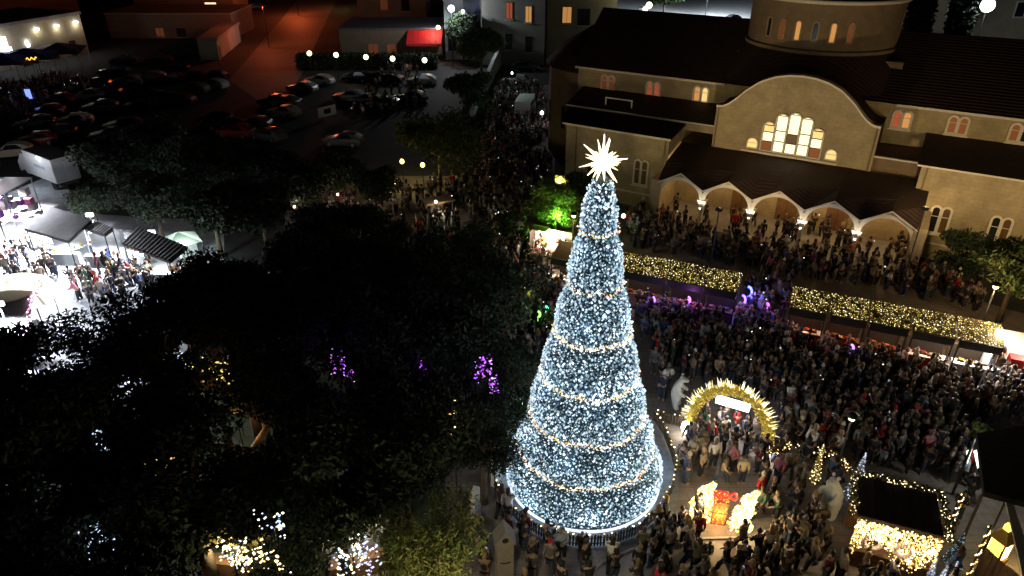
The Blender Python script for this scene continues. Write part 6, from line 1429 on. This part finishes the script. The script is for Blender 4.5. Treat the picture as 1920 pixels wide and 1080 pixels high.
# everyone farther off: one mass, each figure the same posed bodies
Vs, Fs, Ms = [], [], []; cmats = [CM[k] for k in CC]+TM+HAIR+SKIN+[M_phone]; cidx = {m.name: i for i, m in enumerate(cmats)}; off = 0
def tri_arrays(me):
    me.calc_loop_triangles(); V = np.empty(len(me.vertices)*3, np.float32); me.vertices.foreach_get('co', V); F = np.empty(len(me.loop_triangles)*3, np.int32); me.loop_triangles.foreach_get('vertices', F); return V.reshape(-1,3), F.reshape(-1,3)
TA = {k: [tri_arrays(m) for m in v] for k, v in PM.items()}; HA_ = {k: tri_arrays(m) for k, m in HM.items()}
def sub0(k):  # lighter coat for the mass
    return TA[k]
for dep, X, Y, px, py, tint in spots[NIND:]:
    po = prs.choice(list(POSES)); a = prs.uniform(0,6.28); s = prs.uniform(.86,1.04); c_, s_ = math.cos(a)*s, math.sin(a)*s; coat = prs.choice(BRIGHTW+['white','cream','beige','grey'] if tint != 'fair' else DARKW+['grey']); hd0 = prs.choice(['hair','long','hat','hood'])
    mm = [prs.choice(SKIN), CM[coat], prs.choice(TM), {'hair': prs.choice(HAIR), 'long': prs.choice(HAIR), 'hat': CM[prs.choice(['maroon','white','grey','cream','black','navy'])], 'hood': CM[coat]}[hd0]]
    step = .16 if (X-CO[0])*math.sin(CA)+(Y-CO[1])*math.cos(CA) > -1.4 and Y > 40 and X > 10 else 0
    for (V, F), m_ in zip(TA[po]+[HA_[hd0]], mm):
        W = np.empty_like(V); W[:,0] = V[:,0]*c_-V[:,1]*s_+X; W[:,1] = V[:,0]*s_+V[:,1]*c_+Y; W[:,2] = V[:,2]*s+step
        Vs.append(W); Fs.append(F+off); Ms.append(np.full(len(F), cidx[m_.name], np.int32)); off += len(V)
print('people', n_key, len(spots), 'tris', sum(len(f) for f in Fs))
o = link('distant_crowd', np_mesh('distant_crowd', np.concatenate(Vs), np.concatenate(Fs), np.concatenate(Ms), cmats, smooth=True)); o['kind'] = 'stuff'; tag(o, 'dense far crowd filling the square, the church steps and the fair', 'crowd'); del o['category']; o['category'] = 'crowd'
far_ = spots[NIND:]; ph = [far_[i] for i in prs.sample(range(len(far_)), 90)]
bulbs('phone_screens', [(s[1]+.2, s[2]-.2, 1.5+prs.random()*.2) for s in ph], np.random.default_rng(4).uniform(.03,.055,len(ph)), [emis('phone_glow', (.75,.85,1), 1.0), emis('phone_white', (1,.97,.9), 1.6)], None, stretch=.6)
# glowing toys and lights carried in the crowd
def glow_toy(px, py, col, label, n=12, r=.16, e=0, es=2.5, z=1.5):
    t = thing('glow_toy', label, 'glow toy', g3(px,py)); m = emis('glow_%d_%d_%d' % tuple(int(c*99) for c in col), col, es)
    pp = [Vector((r*.8*math.cos(q), .5*r*math.sin(q), z+r*math.sin(q))) for q in np.linspace(-.4*PI,.5*PI,7)]; mb = MB().path(pp, .05+.1*r, 7); mb.build('ring', m, t, smooth=True); MB().tube((0,0,z-.5),(0,0,z-r),.015,n=5).build('stick', m, t)
    if e: light('toy_light', 'POINT', (0,-.35,z+.3), e, col, .08, t)
    return t
glow_toy(955,590,(.15,1,.45),'green glowing ring held up in the left crowd',e=14); glow_toy(915,612,(.3,1,.55),'small green-white glow at the park edge',e=10); glow_toy(1008,628,(.35,1,.15),'yellow-green glow sticks beside the tree',e=10); glow_toy(1022,618,(.1,1,.55),'green glow stick touching the tree edge')
glow_toy(982,583,(.75,.8,.1),'yellow-green glow toy left of the tree',e=8)
glow_toy(1395,590,(.12,.14,1),'bright blue glowing costume light at the stall gap',e=120,es=4,r=.3,z=1.7); glow_toy(1385,600,(.35,.15,1),'violet glowing ring beside the blue one',e=60,r=.25); glow_toy(1430,612,(.7,.15,.8),'violet-pink glow in the crowd right of the gap',e=14); glow_toy(1285,600,(.6,.2,.9),'violet glow at the left stall row',e=30); glow_toy(1220,600,(.4,.2,.8),'dim violet glow near the tree',e=24)
glow_toy(1585,693,(.4,.25,1),'tiny violet glow in the dark crowd'); glow_toy(1565,632,(.55,.3,1),'violet-white glow on the front of the right stalls',e=6)
light_green = thing('green_spotlight','vivid green spotlight under the feathery tree','spotlight',g3(1045,455)); MB().box(-.15,.15,-.15,.15,0,.25).build('housing', M_hood, light_green); light('spot_light','POINT',(-.2,-1.6,3.0),1500,(.3,1,.08),.1,light_green)
# street lamps added below the frame as warm fill, and one in the crowd
street_lamp(1080,1230,5.0,'added hooded street lamp filling the near walk',330,(1,.8,.6)); street_lamp(885,1200,6.0,'added hooded street lamp lighting the near conifer',1500,(1,.84,.45))
street_lamp(1600,775,4.2,'added dim low street lamp standing in the dark crowd',30,(1,.75,.5)); 

# labels that still coincide get the place that tells them apart
by = {}
for o in COL.objects:
    if o.parent is None and o.get('category') and o.get('label'): by.setdefault(o['label'], []).append(o)
for lab, L in by.items():
    if len(L) < 2: continue
    L.sort(key=lambda o: PIX(*o.location)[0])
    words_ = {2: ['left one','right one'], 3: ['left one','middle one','right one']}.get(len(L), [n_+' from left' for n_ in 'first second third fourth fifth sixth seventh eighth ninth tenth eleventh twelfth thirteenth fourteenth fifteenth sixteenth'.split()])
    for i, o in enumerate(L):
        w_ = lab.split(); o['label'] = ' '.join(w_[:13])+', '+words_[min(i, len(words_)-1)]
